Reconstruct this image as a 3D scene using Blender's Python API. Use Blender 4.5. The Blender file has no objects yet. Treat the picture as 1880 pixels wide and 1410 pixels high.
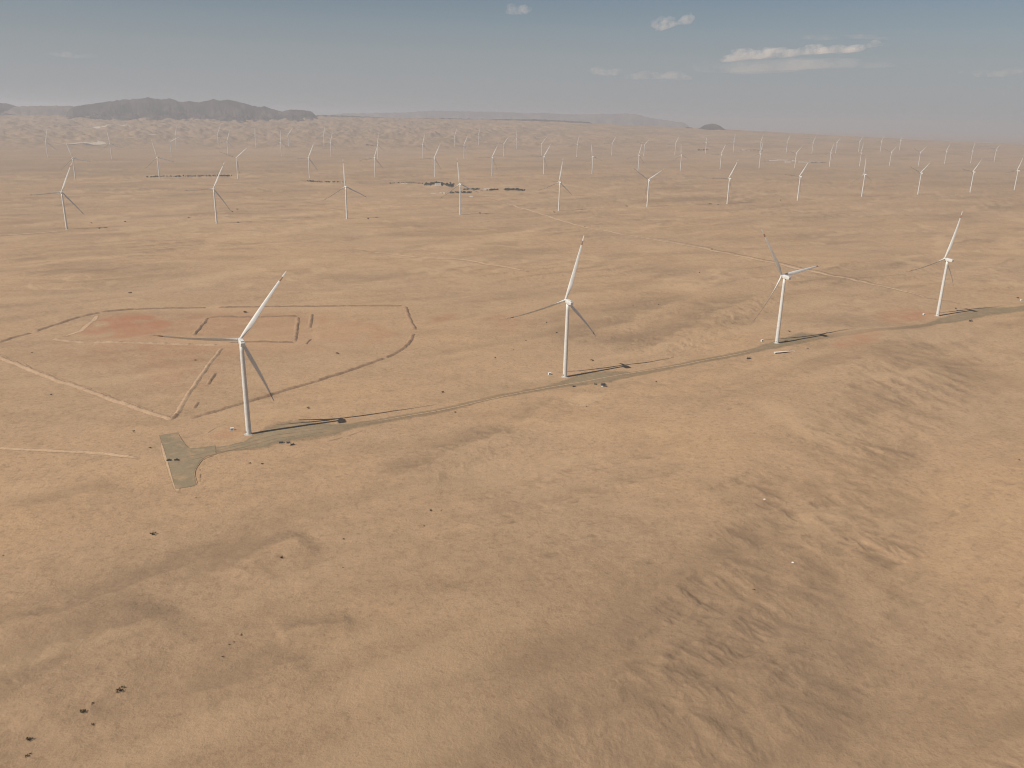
import bpy, bmesh, math, random
import numpy as np
from mathutils import Matrix, Vector

random.seed(7)
scn = bpy.context.scene
COL = scn.collection
R = math.radians

# ------------------------------------------------------------------ camera
FPX, PITCH, ROLL, CAMH = 1520.2, 0.312816, 0.020242, 348.83      # solved from the turbine rows
IW, IH = 1880.0, 1410.0
_f = np.array([0, math.cos(PITCH), -math.sin(PITCH)])
_u0 = np.array([0, math.sin(PITCH), math.cos(PITCH)])
_x0 = np.array([1.0, 0, 0])
CX = math.cos(ROLL) * _x0 + math.sin(ROLL) * _u0
CU = -math.sin(ROLL) * _x0 + math.cos(ROLL) * _u0
cam_d = bpy.data.cameras.new("camera")
cam = bpy.data.objects.new("camera", cam_d)
COL.objects.link(cam)
m = Matrix.Identity(4)
for i in range(3):
    m[i][0], m[i][1], m[i][2] = CX[i], CU[i], -_f[i]
m[2][3] = CAMH
cam.matrix_world = m
cam_d.sensor_width = 36.0
cam_d.lens = FPX / IW * 36.0
cam_d.clip_start = 1.0
cam_d.clip_end = 300000.0
scn.camera = cam

# ------------------------------------------------------------------ world, sun, exposure
SUN_AZ, SUN_EL = R(240.5), R(45.3)          # compass style: 0 = +Y, clockwise
world = bpy.data.worlds.new("World")
scn.world = world
world.use_nodes = True
nt = world.node_tree
nt.nodes.clear()
sky = nt.nodes.new("ShaderNodeTexSky")
sky.sky_type = 'NISHITA'
sky.sun_disc = False
sky.sun_elevation = SUN_EL
sky.sun_rotation = SUN_AZ
sky.altitude = 300
sky.air_density = 1.0
sky.dust_density = 0.5
sky.ozone_density = 2.0
hsv = nt.nodes.new("ShaderNodeHueSaturation")
hsv.inputs["Saturation"].default_value = 1.05
bg = nt.nodes.new("ShaderNodeBackground")
bg.inputs["Strength"].default_value = 0.05
wo = nt.nodes.new("ShaderNodeOutputWorld")
# dust veil over the clear sky: thickest at the horizon, the same all round
veil = nt.nodes.new("ShaderNodeMixRGB")
tcw = nt.nodes.new("ShaderNodeTexCoord"); sepw = nt.nodes.new("ShaderNodeSeparateXYZ"); mrw = nt.nodes.new("ShaderNodeMapRange")
mrw.interpolation_type = 'SMOOTHERSTEP'
for _i, _q in enumerate((0.0, 0.17, 0.85, 0.12)): mrw.inputs[_i + 1].default_value = _q
nt.links.new(tcw.outputs["Generated"], sepw.inputs[0]); nt.links.new(sepw.outputs["Z"], mrw.inputs[0])
nt.links.new(mrw.outputs[0], veil.inputs[0])
veil.inputs[2].default_value = (6.65, 6.95, 7.55, 1)
nt.links.new(sky.outputs[0], hsv.inputs["Color"])
nt.links.new(hsv.outputs[0], veil.inputs[1])
nt.links.new(veil.outputs[0], bg.inputs["Color"])
nt.links.new(bg.outputs[0], wo.inputs["Surface"])

sun_d = bpy.data.lights.new("sun", 'SUN')
sun_d.energy = 4.95
sun_d.angle = R(0.53)
sun_d.color = (1.0, 0.93, 0.83)
sun = bpy.data.objects.new("sun", sun_d)
COL.objects.link(sun)
to_sun = Vector((math.sin(SUN_AZ) * math.cos(SUN_EL), math.cos(SUN_AZ) * math.cos(SUN_EL), math.sin(SUN_EL)))
sun.rotation_euler = (-to_sun).to_track_quat('-Z', 'Y').to_euler()
sun.location = (0, 0, 2000)

vs = scn.view_settings
vs.view_transform = 'Standard'
vs.look = 'None'
vs.exposure = 0.0
vs.gamma = 1.0
vs.use_curve_mapping = False
cy = scn.cycles
cy.use_denoising = True
cy.filter_width = 1.05
cy.max_bounces = 6
cy.diffuse_bounces = 2
cy.volume_bounces = 3
cy.transparent_max_bounces = 12
cy.volume_step_rate = 1.0
cy.volume_max_steps = 256

# ------------------------------------------------------------------ helpers
def ray(px, py):
    d = _f + (px - IW / 2) / FPX * CX + (IH / 2 - py) / FPX * CU
    return d / np.linalg.norm(d)

def P(px, py):
    """where a sight line meets the plain at height 0"""
    d = ray(px, py)
    t = -CAMH / d[2]
    return np.array([d[0] * t, d[1] * t])

def _hash(ix, iy, seed):
    h = (ix.astype(np.int64) * 374761393 + iy.astype(np.int64) * 668265263 + seed * 974711) & 0xFFFFFFFF
    h = ((h ^ (h >> 13)) * 1274126177) & 0xFFFFFFFF
    return h ^ (h >> 16)

_GA = np.arange(64) * (2 * math.pi / 64)
_GX, _GY = np.cos(_GA), np.sin(_GA)

def pnoise(x, y, seed=0):
    x = np.asarray(x, float); y = np.asarray(y, float)
    x0 = np.floor(x); y0 = np.floor(y)
    fx = x - x0; fy = y - y0
    x0 = x0.astype(np.int64); y0 = y0.astype(np.int64)
    u = fx * fx * fx * (fx * (fx * 6 - 15) + 10); v = fy * fy * fy * (fy * (fy * 6 - 15) + 10)
    def g(dx, dy):
        k = _hash(x0 + dx, y0 + dy, seed) & 63
        return _GX[k] * (fx - dx) + _GY[k] * (fy - dy)
    a, b, c, d = g(0, 0), g(1, 0), g(0, 1), g(1, 1)
    return ((a * (1 - u) + b * u) * (1 - v) + (c * (1 - u) + d * u) * v) * 1.5

def fbm(x, y, octv=4, seed=0, gain=0.5, lac=2.03):
    s = 0; a = 1.0; n = 0
    for o in range(octv):
        s = s + a * pnoise(x, y, seed + o * 17); n += a
        a *= gain; x = x * lac + 13.7; y = y * lac - 7.3
    return s / n

def ridged(x, y, octv=4, seed=0, gain=0.5, lac=2.03):
    s = 0; a = 1.0; n = 0
    for o in range(octv):
        s = s + a * (1 - np.abs(pnoise(x, y, seed + o * 17)) * 2.0); n += a
        a *= gain; x = x * lac + 5.1; y = y * lac + 9.2
    return s / n

def sstep(e0, e1, x):
    t = np.clip((x - e0) / (e1 - e0), 0, 1)
    return t * t * (3 - 2 * t)

def seg_dist(x, y, pts):
    """signed distance to a polyline (positive on its far side) and position 0..1 along it"""
    best = np.full(x.shape, 1e9); sgn = np.ones(x.shape); al = np.zeros(x.shape)
    L = [0.0]
    for a, b in zip(pts[:-1], pts[1:]): L.append(L[-1] + np.hypot(*(b - a)))
    for i, (a, b) in enumerate(zip(pts[:-1], pts[1:])):
        ab = b - a; l2 = ab @ ab
        t = np.clip(((x - a[0]) * ab[0] + (y - a[1]) * ab[1]) / l2, 0, 1)
        dx = x - a[0] - t * ab[0]; dy = y - a[1] - t * ab[1]
        d = np.hypot(dx, dy)
        k = d < best
        best = np.where(k, d, best)
        sgn = np.where(k, np.sign(ab[0] * (y - a[1]) - ab[1] * (x - a[0])), sgn)
        al = np.where(k, (L[i] + t * math.sqrt(l2)) / L[-1], al)
    return best * sgn, al

def ell(x, y, c, a, b, soft=1.0):
    """soft ellipse on the plain; c centre, a and b the ends of its half axes (given on the photo, laid out on the plain)"""
    c, a, b = P(*c), P(*a), P(*b)
    A = a - c; B = b - c
    det = A[0] * B[1] - A[1] * B[0]
    dx = x - c[0]; dy = y - c[1]
    s = (dx * B[1] - dy * B[0]) / det; t = (A[0] * dy - A[1] * dx) / det
    return 1 - sstep(1 - soft, 1.0 + 1e-6, np.sqrt(s * s + t * t))

# ------------------------------------------------------------------ terrain
EDGE = [(-200, 211), (0, 212), (300, 214), (580, 216), (750, 219), (940, 222), (1150, 230), (1300, 236.5), (1450, 245), (1600, 254), (1750, 262), (1880, 268), (2100, 281)]
RC = 14000.0
_eaz, _ez = [], []
for px, py in EDGE:
    d = ray(px, py)
    _eaz.append(math.atan2(d[0], d[1])); _ez.append(CAMH + RC * d[2] / math.hypot(d[0], d[1]))

# banks whose far side falls away (crest lines), height, gentle width, steep width
SCARPS = [
    ([(-60, 1166), (0, 1150), (109, 1130), (250, 1077), (339, 1041), (430, 986)], 2.6, 38, 9),
    ([(-40, 1330), (23, 1290), (133, 1216), (242, 1160), (335, 1114)], 3.4, 60, 20),
    ([(400, 1068), (468, 1020), (523, 1000), (575, 984)], 3.6, 30, 11),
    ([(335, 1295), (460, 1267), (507, 1243), (580, 1226)], 1.8, 26, 7),
    ([(500, 1178), (560, 1168), (660, 1158)], 1.3, 20, 6),
    ([(705, 893), (760, 868), (850, 824), (955, 782)], 4.2, 40, 14),
    ([(955, 775), (1030, 733)], 2.6, 30, 10),
    ([(1140, 662), (1200, 642), (1270, 607), (1330, 573), (1420, 535)], 7.0, 55, 26),
    ([(1000, 640), (1100, 612), (1200, 575), (1290, 540)], 3.5, 60, 30),
    ([(0, 945), (120, 915), (230, 885)], 1.5, 40, 12),
]
# crest of the long spur that comes down from the turbine row to the foreground
SPUR = [(1640, 585), (1570, 640), (1500, 720), (1400, 800), (1345, 880), (1290, 980), (1190, 1090), (1050, 1200), (900, 1300), (760, 1400), (640, 1500)]

def height_and_soil(x, y):
    r = np.hypot(x, y); az = np.arctan2(x, y)
    near = 1 - sstep(3000, 9000, r)
    # broad swells
    z = 3.5 * fbm(x / 620, y / 620, 3, 1) + 2.0 * fbm(x / 210, y / 210, 3, 5)
    # long low swales running the way the turbine row runs
    ca, sa = math.cos(R(56)), math.sin(R(56))
    w = 45 * fbm(x / 340, y / 340, 2, 9)
    u = x * sa + y * ca; v = -x * ca + y * sa + w
    swale = fbm(u / 420, v / 62, 4, 21)
    z = z + 2.4 * swale * near
    far_sw = fbm(u / 1300, v / 240, 3, 33)
    z = z + 5.0 * far_sw * sstep(1500, 4000, r)
    # low crested sand ridges across the middle distance
    cr = ridged(u / 420 + 0.15 * far_sw, v / 92 + 0.6 * far_sw, 4, 35, 0.5)
    mdr = sstep(1150, 1800, r) * (1 - sstep(5000, 8000, r)) * (0.35 + 0.65 * sstep(-0.1, 0.3, fbm(x / 700, y / 700, 2, 39)))
    z = z + 4.2 * (cr - 0.5) * mdr
    dark = np.zeros(x.shape)
    dark = dark + 0.55 * mdr * sstep(0.60, 0.86, cr)  # soil colour darkened along the ridges to stand for lee-side shade
    dark = dark + 0.42 * sstep(0.02, 0.42, fbm(u / 520, v / 130, 4, 55)) * sstep(900, 1500, r)
    dark = dark + 0.30 * sstep(0.0, 0.45, -swale) * near
    dark = dark + 0.34 * sstep(-0.05, 0.4, fbm(u / 1500, v / 420, 5, 63)) * sstep(1800, 4200, r)
    # the far plain is a darker gravel desert, and a vignette is painted into the foreground sand
    dark = dark + 0.34 * sstep(2200, 6500, r) * (1 + 0.8 * fbm(x / 1100, y / 1100, 4, 67)) + 0.25 * sstep(R(-8), R(-30), az) * sstep(2000, 4500, r)
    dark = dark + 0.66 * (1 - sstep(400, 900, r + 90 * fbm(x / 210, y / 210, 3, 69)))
    for pts, h, wg, ws in SCARPS:
        pw = np.array([P(*p) for p in pts])
        lo = pw.min(0) - 220; hi = pw.max(0) + 220
        k = (x > lo[0]) & (x < hi[0]) & (y > lo[1]) & (y < hi[1])
        if not k.any(): continue
        xs, ys = x[k], y[k]
        wob = 0.6 * ws * fbm(xs / 60, ys / 60, 3, 71) + 0.45 * ws * (ridged(xs / 24, ys / 24, 3, 73) - 0.6)
        d, al = seg_dist(xs, ys, pw)
        d = d + wob
        e = sstep(0, 0.18, al) * (1 - sstep(0.8, 1.0, al))
        e = np.where((al <= 0) | (al >= 1), 0, e)
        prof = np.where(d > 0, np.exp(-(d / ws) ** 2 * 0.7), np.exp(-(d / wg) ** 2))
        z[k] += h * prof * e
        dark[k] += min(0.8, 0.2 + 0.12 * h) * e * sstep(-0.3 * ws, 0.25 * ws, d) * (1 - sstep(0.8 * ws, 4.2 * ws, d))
    sp = np.array([P(*p) for p in SPUR])
    ds, al = seg_dist(x, y, sp)
    ds = ds + 30 * fbm(x / 160, y / 160, 3, 81) + 9 * fbm(x / 45, y / 45, 2, 83)      # positive on the right flank
    e = sstep(0, 0.14, al)
    left_s = 11.0 * np.exp(-(np.minimum(ds, 0) / 170) ** 2)
    right_s = 11.0 - 21.0 * sstep(0, 190, ds) + 10.0 * sstep(180, 480, ds)
    z = z + e * np.where(ds < 0, left_s, right_s) * (1 - sstep(2500, 3500, r))
    # shoulder below the fourth turbine
    z = z + 7.0 * ell(x, y, (1690, 690), (1880, 760), (1560, 720), 1.0) + 4.0 * ell(x, y, (1560, 930), (1720, 1060), (1440, 1000), 1.0)
    # rising badlands and the edge of the plateau far off
    ez = np.interp(az, _eaz, _ez)
    ramp = np.clip((r - 8600) / (RC - 8600), 0, 1) ** 1.05
    zf = ez * ramp
    left = 1 - sstep(R(-6), R(6), az)
    mid = 1 - sstep(R(4), R(22), az)
    bl = 0.6 * (ridged(x / 520, y / 520, 5, 101, 0.55) - 0.5) + 0.7 * fbm(x / 380, y / 380, 5, 103, 0.6)
    amp = (10 + 48 * left + 20 * mid) * sstep(7600, 10800, r) * (1 - 0.6 * sstep(12500, RC, r))
    zf = zf + amp * bl + (4 + 24 * left + 12 * mid) * sstep(8300, 10500, r) * fbm(x / 130, y / 130, 4, 105, 0.6) + 9 * fbm(x / 900, y / 900, 4, 107) * sstep(6000, 9000, r)
    dark = dark + 1.0 * sstep(8300, 10500, r) * sstep(0.02, 0.34, fbm(x / 330, y / 520, 5, 109, 0.62) + 0.12 * left) * (0.25 + 0.75 * np.maximum(left, 0.7 * mid))  # shade of the steep gullies put into the soil colour as noise patches
    dark = dark + 0.38 * sstep(8200, 9800, r) * np.maximum(left, 0.45 * mid)
    fall = sstep(RC + 250, RC + 9000, r)
    zf = zf * (1 - fall) + (-320 + 250 * sstep(R(6), R(20), az)) * fall
    z = z * (1 - fall) + zf
    # soils with their own colour
    n1 = fbm(x / 38, y / 38, 3, 121); n2 = fbm(x / 110, y / 110, 3, 125)
    red = np.zeros(x.shape); pale = np.zeros(x.shape)
    def add(arr, c, a, b, s, amt, nz=0.6):
        mk = ell(x, y, c, a, b, s)
        return np.maximum(arr, amt * np.clip(mk * (1 + nz * n1 * 2.0 + nz * n2), 0, 1))
    red = add(red, (232, 596), (340, 592), (215, 627), 0.6, 0.9, 0.9)
    red = add(red, (170, 604), (215, 602), (160, 622), 0.8, 0.6, 0.9)
    red = add(red, (650, 612), (745, 616), (640, 644), 0.5, 0.42, 0.9)
    red = add(red, (590, 590), (612, 592), (586, 604), 0.8, 0.5)
    red = add(red, (400, 610), (770, 600), (380, 700), 0.7, 0.36)
    red = add(red, (350, 660), (520, 650), (330, 770), 0.9, 0.28)
    red = add(red, (200, 650), (360, 660), (190, 700), 0.9, 0.2)
    red = add(red, (810, 585), (860, 575), (800, 600), 0.9, 0.35)
    red = add(red, (1665, 578), (1750, 580), (1655, 600), 0.9, 0.6)
    red = add(red, (1575, 632), (1640, 618), (1570, 655), 0.9, 0.75)
    red = add(red, (420, 795), (470, 790), (415, 812), 0.9, 0.5)
    red = add(red, (930, 590), (1000, 600), (920, 625), 1.0, 0.30)
    pale = add(pale, (1075, 733), (1125, 729), (1070, 751), 0.9, 0.75, 1.0)
    pale = add(pale, (985, 690), (1030, 686), (980, 704), 0.8, 0.5)
    pale = add(pale, (580, 605), (596, 606), (582, 568), 0.9, 0.5, 1.0)
    pale = add(pale, (390, 625), (560, 627), (390, 640), 0.8, 0.45)
    pale = add(pale, (430, 566), (770, 566), (430, 580), 0.8, 0.4)
    pale = add(pale, (560, 620), (770, 610), (540, 690), 0.8, 0.28)
    pale = add(pale, (1590, 618), (1680, 600), (1600, 636), 1.0, 0.5)
    pale = add(pale, (1470, 790), (1640, 870), (1440, 815), 1.0, 0.5)
    pale = add(pale, (150, 262), (240, 252), (145, 266), 1.0, 0.35, 0.3)
    pale = np.maximum(pale, 0.35 * sstep(0.1, 0.5, fbm(u / 300, v / 90, 3, 131)) * near)
    pale = np.maximum(pale, 0.6 * sstep(0.55, 0.9, ridged(u / 700 + 0.4 * n2, v / 330 + 0.5 * n2, 3, 137)) * sstep(1300, 1900, r) * (1 - sstep(4500, 7000, r)))
    return z, np.clip(dark, 0, 1), np.clip(red, 0, 1), np.clip(pale, 0, 1)

# polar grid about the point under the camera: fine where the photograph looks, coarse behind it
AZ = np.concatenate([np.linspace(-math.pi, R(-45), 34)[:-1], np.linspace(R(-45), R(45), 1150), np.linspace(R(45), math.pi, 34)[1:]])
th = np.arange(R(52), R(2.45), -R(0.0625))
RR = np.concatenate([[1.0, 40, 90, 150, 200, 240], CAMH / np.tan(th), np.arange(8200, 16100, 42.0), np.geomspace(16200, 64000, 40)])
NA, NR = len(AZ), len(RR)
GA, GR = np.meshgrid(AZ, RR)            # rows by radius
GX, GY = GR * np.sin(GA), GR * np.cos(GA)
GZ, G_dark, G_red, G_pale = (a.reshape(NR, NA) for a in height_and_soil(GX.ravel(), GY.ravel()))

# gullies: grooves that run down the slope and branch, cut where the ground is steep
def groove(px_, py_, dx_, dy_, seed):
    ix = np.floor(px_); iy = np.floor(py_); fx = px_ - ix; fy = py_ - iy
    ix = ix.astype(np.int64); iy = iy.astype(np.int64)
    H = 0; DX = 0; DY = 0; W = 0
    for i in (-1, 0, 1):
        for j in (-1, 0, 1):
            hh = _hash(ix + i, iy + j, seed)
            ox = ((hh & 1023) / 1023.0 - 0.5) * 0.7 + 0.5; oy = (((hh >> 10) & 1023) / 1023.0 - 0.5) * 0.7 + 0.5
            qx = fx - i - ox; qy = fy - j - oy
            w = np.exp(-(qx * qx + qy * qy) * 2.6)
            mg = (qx * dx_ + qy * dy_) * 2 * math.pi
            sn = np.sin(mg) * w
            H = H + np.cos(mg) * w; DX = DX - sn * dx_; DY = DY - sn * dy_; W = W + w
    return H / W, DX / W, DY / W
k0, k1 = 4, int(np.searchsorted(RR, 3200))
_z = GZ[k0:k1]
dzr = np.gradient(_z, RR[k0:k1], axis=0); dza = np.gradient(_z, AZ, axis=1) / GR[k0:k1]
sx_ = dzr * np.sin(GA[k0:k1]) + dza * np.cos(GA[k0:k1]); sy_ = dzr * np.cos(GA[k0:k1]) - dza * np.sin(GA[k0:k1])
sl = np.hypot(sx_, sy_) + 1e-6
ux, uy = -sy_ / sl, sx_ / sl
E_h = 0.0; hx = 0.0; hy = 0.0
_am = 1.0; _X = GX[k0:k1]; _Y = GY[k0:k1]
for o, lam in enumerate((38.0, 20.0, 10.5, 5.5)):
    dx_, dy_ = ux + hy * 0.9, uy - hx * 0.9
    g_, gx_, gy_ = groove(_X / lam, _Y / lam, dx_, dy_, 400 + o)
    E_h = E_h + _am * g_; hx = hx + _am * gx_; hy = hy + _am * gy_
    _am *= 0.52
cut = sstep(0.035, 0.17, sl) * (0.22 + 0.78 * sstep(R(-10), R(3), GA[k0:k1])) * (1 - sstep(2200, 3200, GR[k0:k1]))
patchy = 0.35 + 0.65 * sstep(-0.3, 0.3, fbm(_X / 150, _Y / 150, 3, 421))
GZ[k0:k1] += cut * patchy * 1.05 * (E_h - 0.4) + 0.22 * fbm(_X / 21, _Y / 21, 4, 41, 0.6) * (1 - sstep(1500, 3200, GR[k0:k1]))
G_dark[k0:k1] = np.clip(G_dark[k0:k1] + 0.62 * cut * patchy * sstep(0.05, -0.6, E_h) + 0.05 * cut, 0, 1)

def hz(x, y):
    """height of the terrain mesh"""
    x = np.asarray(x, float); y = np.asarray(y, float)
    a = np.interp(np.arctan2(x, y), AZ, np.arange(NA)); r = np.interp(np.hypot(x, y), RR, np.arange(NR))
    i = np.clip(a.astype(int), 0, NA - 2); j = np.clip(r.astype(int), 0, NR - 2)
    fa = a - i; fr = r - j
    return (GZ[j, i] * (1 - fa) + GZ[j, i + 1] * fa) * (1 - fr) + (GZ[j + 1, i] * (1 - fa) + GZ[j + 1, i + 1] * fa) * fr

def at(px, py):
    """the point of the terrain a sight line meets"""
    d = ray(px, py)
    lo, hi = 60.0, None
    t = 60.0
    while t < 40000:
        q = d * t
        if CAMH + q[2] <= float(hz(q[0], q[1])):
            hi = t; break
        lo = t; t *= 1.01
    if hi is None: hi = t
    for _ in range(30):
        mid = 0.5 * (lo + hi); q = d * mid
        if CAMH + q[2] <= float(hz(q[0], q[1])): hi = mid
        else: lo = mid
    q = d * hi
    return np.array([q[0], q[1], float(hz(q[0], q[1]))])

def raw_mesh(name, V, F, smooth=True):
    me = bpy.data.meshes.new(name)
    V = np.asarray(V, np.float32); F = np.asarray(F, np.int32)
    me.vertices.add(len(V)); me.vertices.foreach_set("co", V.ravel())
    nf, k = F.shape
    me.loops.add(nf * k); me.loops.foreach_set("vertex_index", F.ravel())
    me.polygons.add(nf)
    me.polygons.foreach_set("loop_start", np.arange(0, nf * k, k, dtype=np.int32))
    me.polygons.foreach_set("loop_total", np.full(nf, k, np.int32))
    me.update(calc_edges=True)
    if smooth:
        me.polygons.foreach_set("use_smooth", np.ones(nf, bool))
    return me

def grid_faces(nr, nc):
    i = np.arange((nr - 1) * nc).reshape(nr - 1, nc)[:, :-1].ravel()
    return np.stack([i, i + 1, i + nc + 1, i + nc], 1)

def obj(name, me, mat=None, parent=None):
    o = bpy.data.objects.new(name, me)
    COL.objects.link(o)
    if mat is not None and len(me.materials) == 0: me.materials.append(mat)
    if parent is not None: o.parent = parent
    return o

def tag(o, label=None, cat=None, group=None, kind=None):
    if label: o["label"] = label
    if cat: o["category"] = cat
    if group: o["group"] = group
    if kind: o["kind"] = kind
    return o

def empty(name, loc, rz=0.0):
    e = bpy.data.objects.new(name, None)
    COL.objects.link(e)
    e.location = loc; e.rotation_euler = (0, 0, rz); e.empty_display_size = 1.0
    return e

def set_attr(me, name, arr):
    a = me.attributes.new(name, 'FLOAT', 'POINT')
    a.data.foreach_set("value", np.asarray(arr, np.float32).ravel())

# ------------------------------------------------------------------ materials
def new_mat(name):
    mt = bpy.data.materials.new(name); mt.use_nodes = True
    t = mt.node_tree; t.nodes.clear()
    out = t.nodes.new("ShaderNodeOutputMaterial"); b = t.nodes.new("ShaderNodeBsdfPrincipled")
    t.links.new(b.outputs[0], out.inputs["Surface"])
    b.inputs["Roughness"].default_value = 0.9
    b.inputs["Specular IOR Level"].default_value = 0.15
    return mt, t, b, out

def node(t, typ, **kw):
    n = t.nodes.new(typ)
    for k, v in kw.items(): setattr(n, k, v)
    return n

def mix_rgb(t, fac, a, b, blend='MIX'):
    n = t.nodes.new("ShaderNodeMixRGB"); n.blend_type = blend
    for i, val in enumerate((fac, a, b)):
        if isinstance(val, bpy.types.NodeSocket): t.links.new(val, n.inputs[i])
        elif i == 0: n.inputs[0].default_value = val
        else: n.inputs[i].default_value = (*val, 1)
    return n.outputs[0]

def math_n(t, op, a, b=None, clamp=False):
    n = t.nodes.new("ShaderNodeMath"); n.operation = op; n.use_clamp = clamp
    for i, val in enumerate((a, b)):
        if val is None: continue
        if isinstance(val, bpy.types.NodeSocket): t.links.new(val, n.inputs[i])
        else: n.inputs[i].default_value = val
    return n.outputs[0]

def maprange(t, v, a, b, c=0.0, d=1.0):
    n = t.nodes.new("ShaderNodeMapRange"); n.clamp = True
    t.links.new(v, n.inputs[0])
    for i, q in enumerate((a, b, c, d)): n.inputs[i + 1].default_value = q
    return n.outputs[0]

def noise_n(t, vec, scale, detail=4.0, rough=0.55):
    n = t.nodes.new("ShaderNodeTexNoise"); n.inputs["Scale"].default_value = scale
    n.inputs["Detail"].default_value = detail; n.inputs["Roughness"].default_value = rough
    t.links.new(vec, n.inputs["Vector"])
    return n.outputs[0]

def attr_n(t, name):
    n = t.nodes.new("ShaderNodeAttribute"); n.attribute_name = name
    return n.outputs["Fac"]

SAND = (0.445, 0.292, 0.170)
def soil_material(name, base=SAND, attrs=True, dark=(0.25, 0.162, 0.094), fade=None, bump=1.0, tint=1.0, fr=(0.18, 0.72), strength=False):
    mt, t, b, out = new_mat(name)
    geo = node(t, "ShaderNodeNewGeometry")
    pos = geo.outputs["Position"]
    # stretched coordinates: streaks of gravel laid down along the swales
    mp = node(t, "ShaderNodeMapping"); mp.inputs["Rotation"].default_value = (0, 0, R(-34)); mp.inputs["Scale"].default_value = (0.22, 1, 1)
    mp.vector_type = 'POINT'
    t.links.new(pos, mp.inputs["Vector"])
    big = noise_n(t, pos, 0.0022, 4)
    strk = noise_n(t, mp.outputs[0], 0.012, 6, 0.6)
    med = noise_n(t, pos, 0.045, 5, 0.6)
    fine = noise_n(t, pos, 0.55, 4, 0.65)
    grit = noise_n(t, pos, 2.1, 3, 0.7)
    c = mix_rgb(t, maprange(t, big, 0.38, 0.66), base, (base[0] * 0.90, base[1] * 0.93, base[2] * 1.0))
    c = mix_rgb(t, maprange(t, strk, 0.50, 0.72, 0, 0.30), c, dark)
    c = mix_rgb(t, maprange(t, strk, 0.48, 0.28, 0, 0.20 * tint), c, (0.50, 0.335, 0.195))
    c = mix_rgb(t, maprange(t, med, 0.47, 0.74, 0, 0.22), c, dark)
    c = mix_rgb(t, maprange(t, med, 0.46, 0.25, 0, 0.16 * tint), c, (0.50, 0.328, 0.188))
    c = mix_rgb(t, maprange(t, fine, 0.50, 0.75, 0, 0.50), c, (0.225, 0.145, 0.085))
    c = mix_rgb(t, maprange(t, grit, 0.54, 0.70, 0, 0.42), c, (0.25, 0.165, 0.10))
    c = mix_rgb(t, maprange(t, grit, 0.46, 0.30, 0, 0.40 * tint), c, (0.52, 0.355, 0.21))
    g5 = noise_n(t, pos, 0.20, 3, 0.6)
    c = mix_rgb(t, maprange(t, g5, 0.53, 0.70, 0, 0.50), c, (0.235, 0.152, 0.090))
    c = mix_rgb(t, maprange(t, g5, 0.46, 0.28, 0, 0.28 * tint), c, (0.53, 0.36, 0.215))
    g55 = noise_n(t, pos, 0.017, 4, 0.62)
    c = mix_rgb(t, maprange(t, g55, 0.54, 0.74, 0, 0.22), c, dark)
    peb = noise_n(t, pos, 0.85, 2, 0.5)
    c = mix_rgb(t, maprange(t, peb, 0.64, 0.72, 0, 0.45), c, (0.17, 0.12, 0.085))
    if attrs:
        def shaped(nm, lo, hi):
            a = attr_n(t, nm)
            k = math_n(t, 'ADD', a, math_n(t, 'MULTIPLY', math_n(t, 'SUBTRACT', med, 0.5), 0.55))
            return math_n(t, 'MULTIPLY', maprange(t, k, lo, hi), maprange(t, a, 0.0, 0.12))
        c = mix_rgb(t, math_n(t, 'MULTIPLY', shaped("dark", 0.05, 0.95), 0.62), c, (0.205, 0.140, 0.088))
        c = mix_rgb(t, math_n(t, 'MULTIPLY', shaped("red", 0.05, 0.95), 0.8), c, (0.36, 0.165, 0.092))
        c = mix_rgb(t, math_n(t, 'MULTIPLY', shaped("pale", 0.05, 1.0), 0.75), c, (0.52, 0.36, 0.215))
    if fade:
        blown = noise_n(t, pos, 0.06, 5, 0.65)
        c = mix_rgb(t, maprange(t, blown, 0.50, 0.68, 0, 0.55), c, SAND)
    t.links.new(c, b.inputs["Base Color"])
    b.inputs["Roughness"].default_value = 1.0
    b.inputs["Specular IOR Level"].default_value = 0.0
    hsum = math_n(t, 'ADD', math_n(t, 'MULTIPLY', med, 2.0), math_n(t, 'ADD', math_n(t, 'MULTIPLY', fine, 0.55), math_n(t, 'MULTIPLY', grit, 0.16)))
    bp = node(t, "ShaderNodeBump"); bp.inputs["Strength"].default_value = 0.85 * bump; bp.inputs["Distance"].default_value = 1.0
    t.links.new(hsum, bp.inputs["Height"]); t.links.new(bp.outputs[0], b.inputs["Normal"])
    if fade:
        tr = node(t, "ShaderNodeBsdfTransparent"); mx = node(t, "ShaderNodeMixShader")
        a = attr_n(t, fade)
        k = math_n(t, 'ADD', a, math_n(t, 'MULTIPLY', math_n(t, 'SUBTRACT', noise_n(t, pos, 0.09, 5, 0.65), 0.5), 0.9))
        fa = maprange(t, k, fr[0], fr[1])
        if strength: fa = math_n(t, 'MULTIPLY', fa, attr_n(t, "strength"))
        t.links.new(fa, mx.inputs[0])
        t.links.new(tr.outputs[0], mx.inputs[1]); t.links.new(b.outputs[0], mx.inputs[2])
        t.links.new(mx.outputs[0], out.inputs["Surface"])
    return mt

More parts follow.
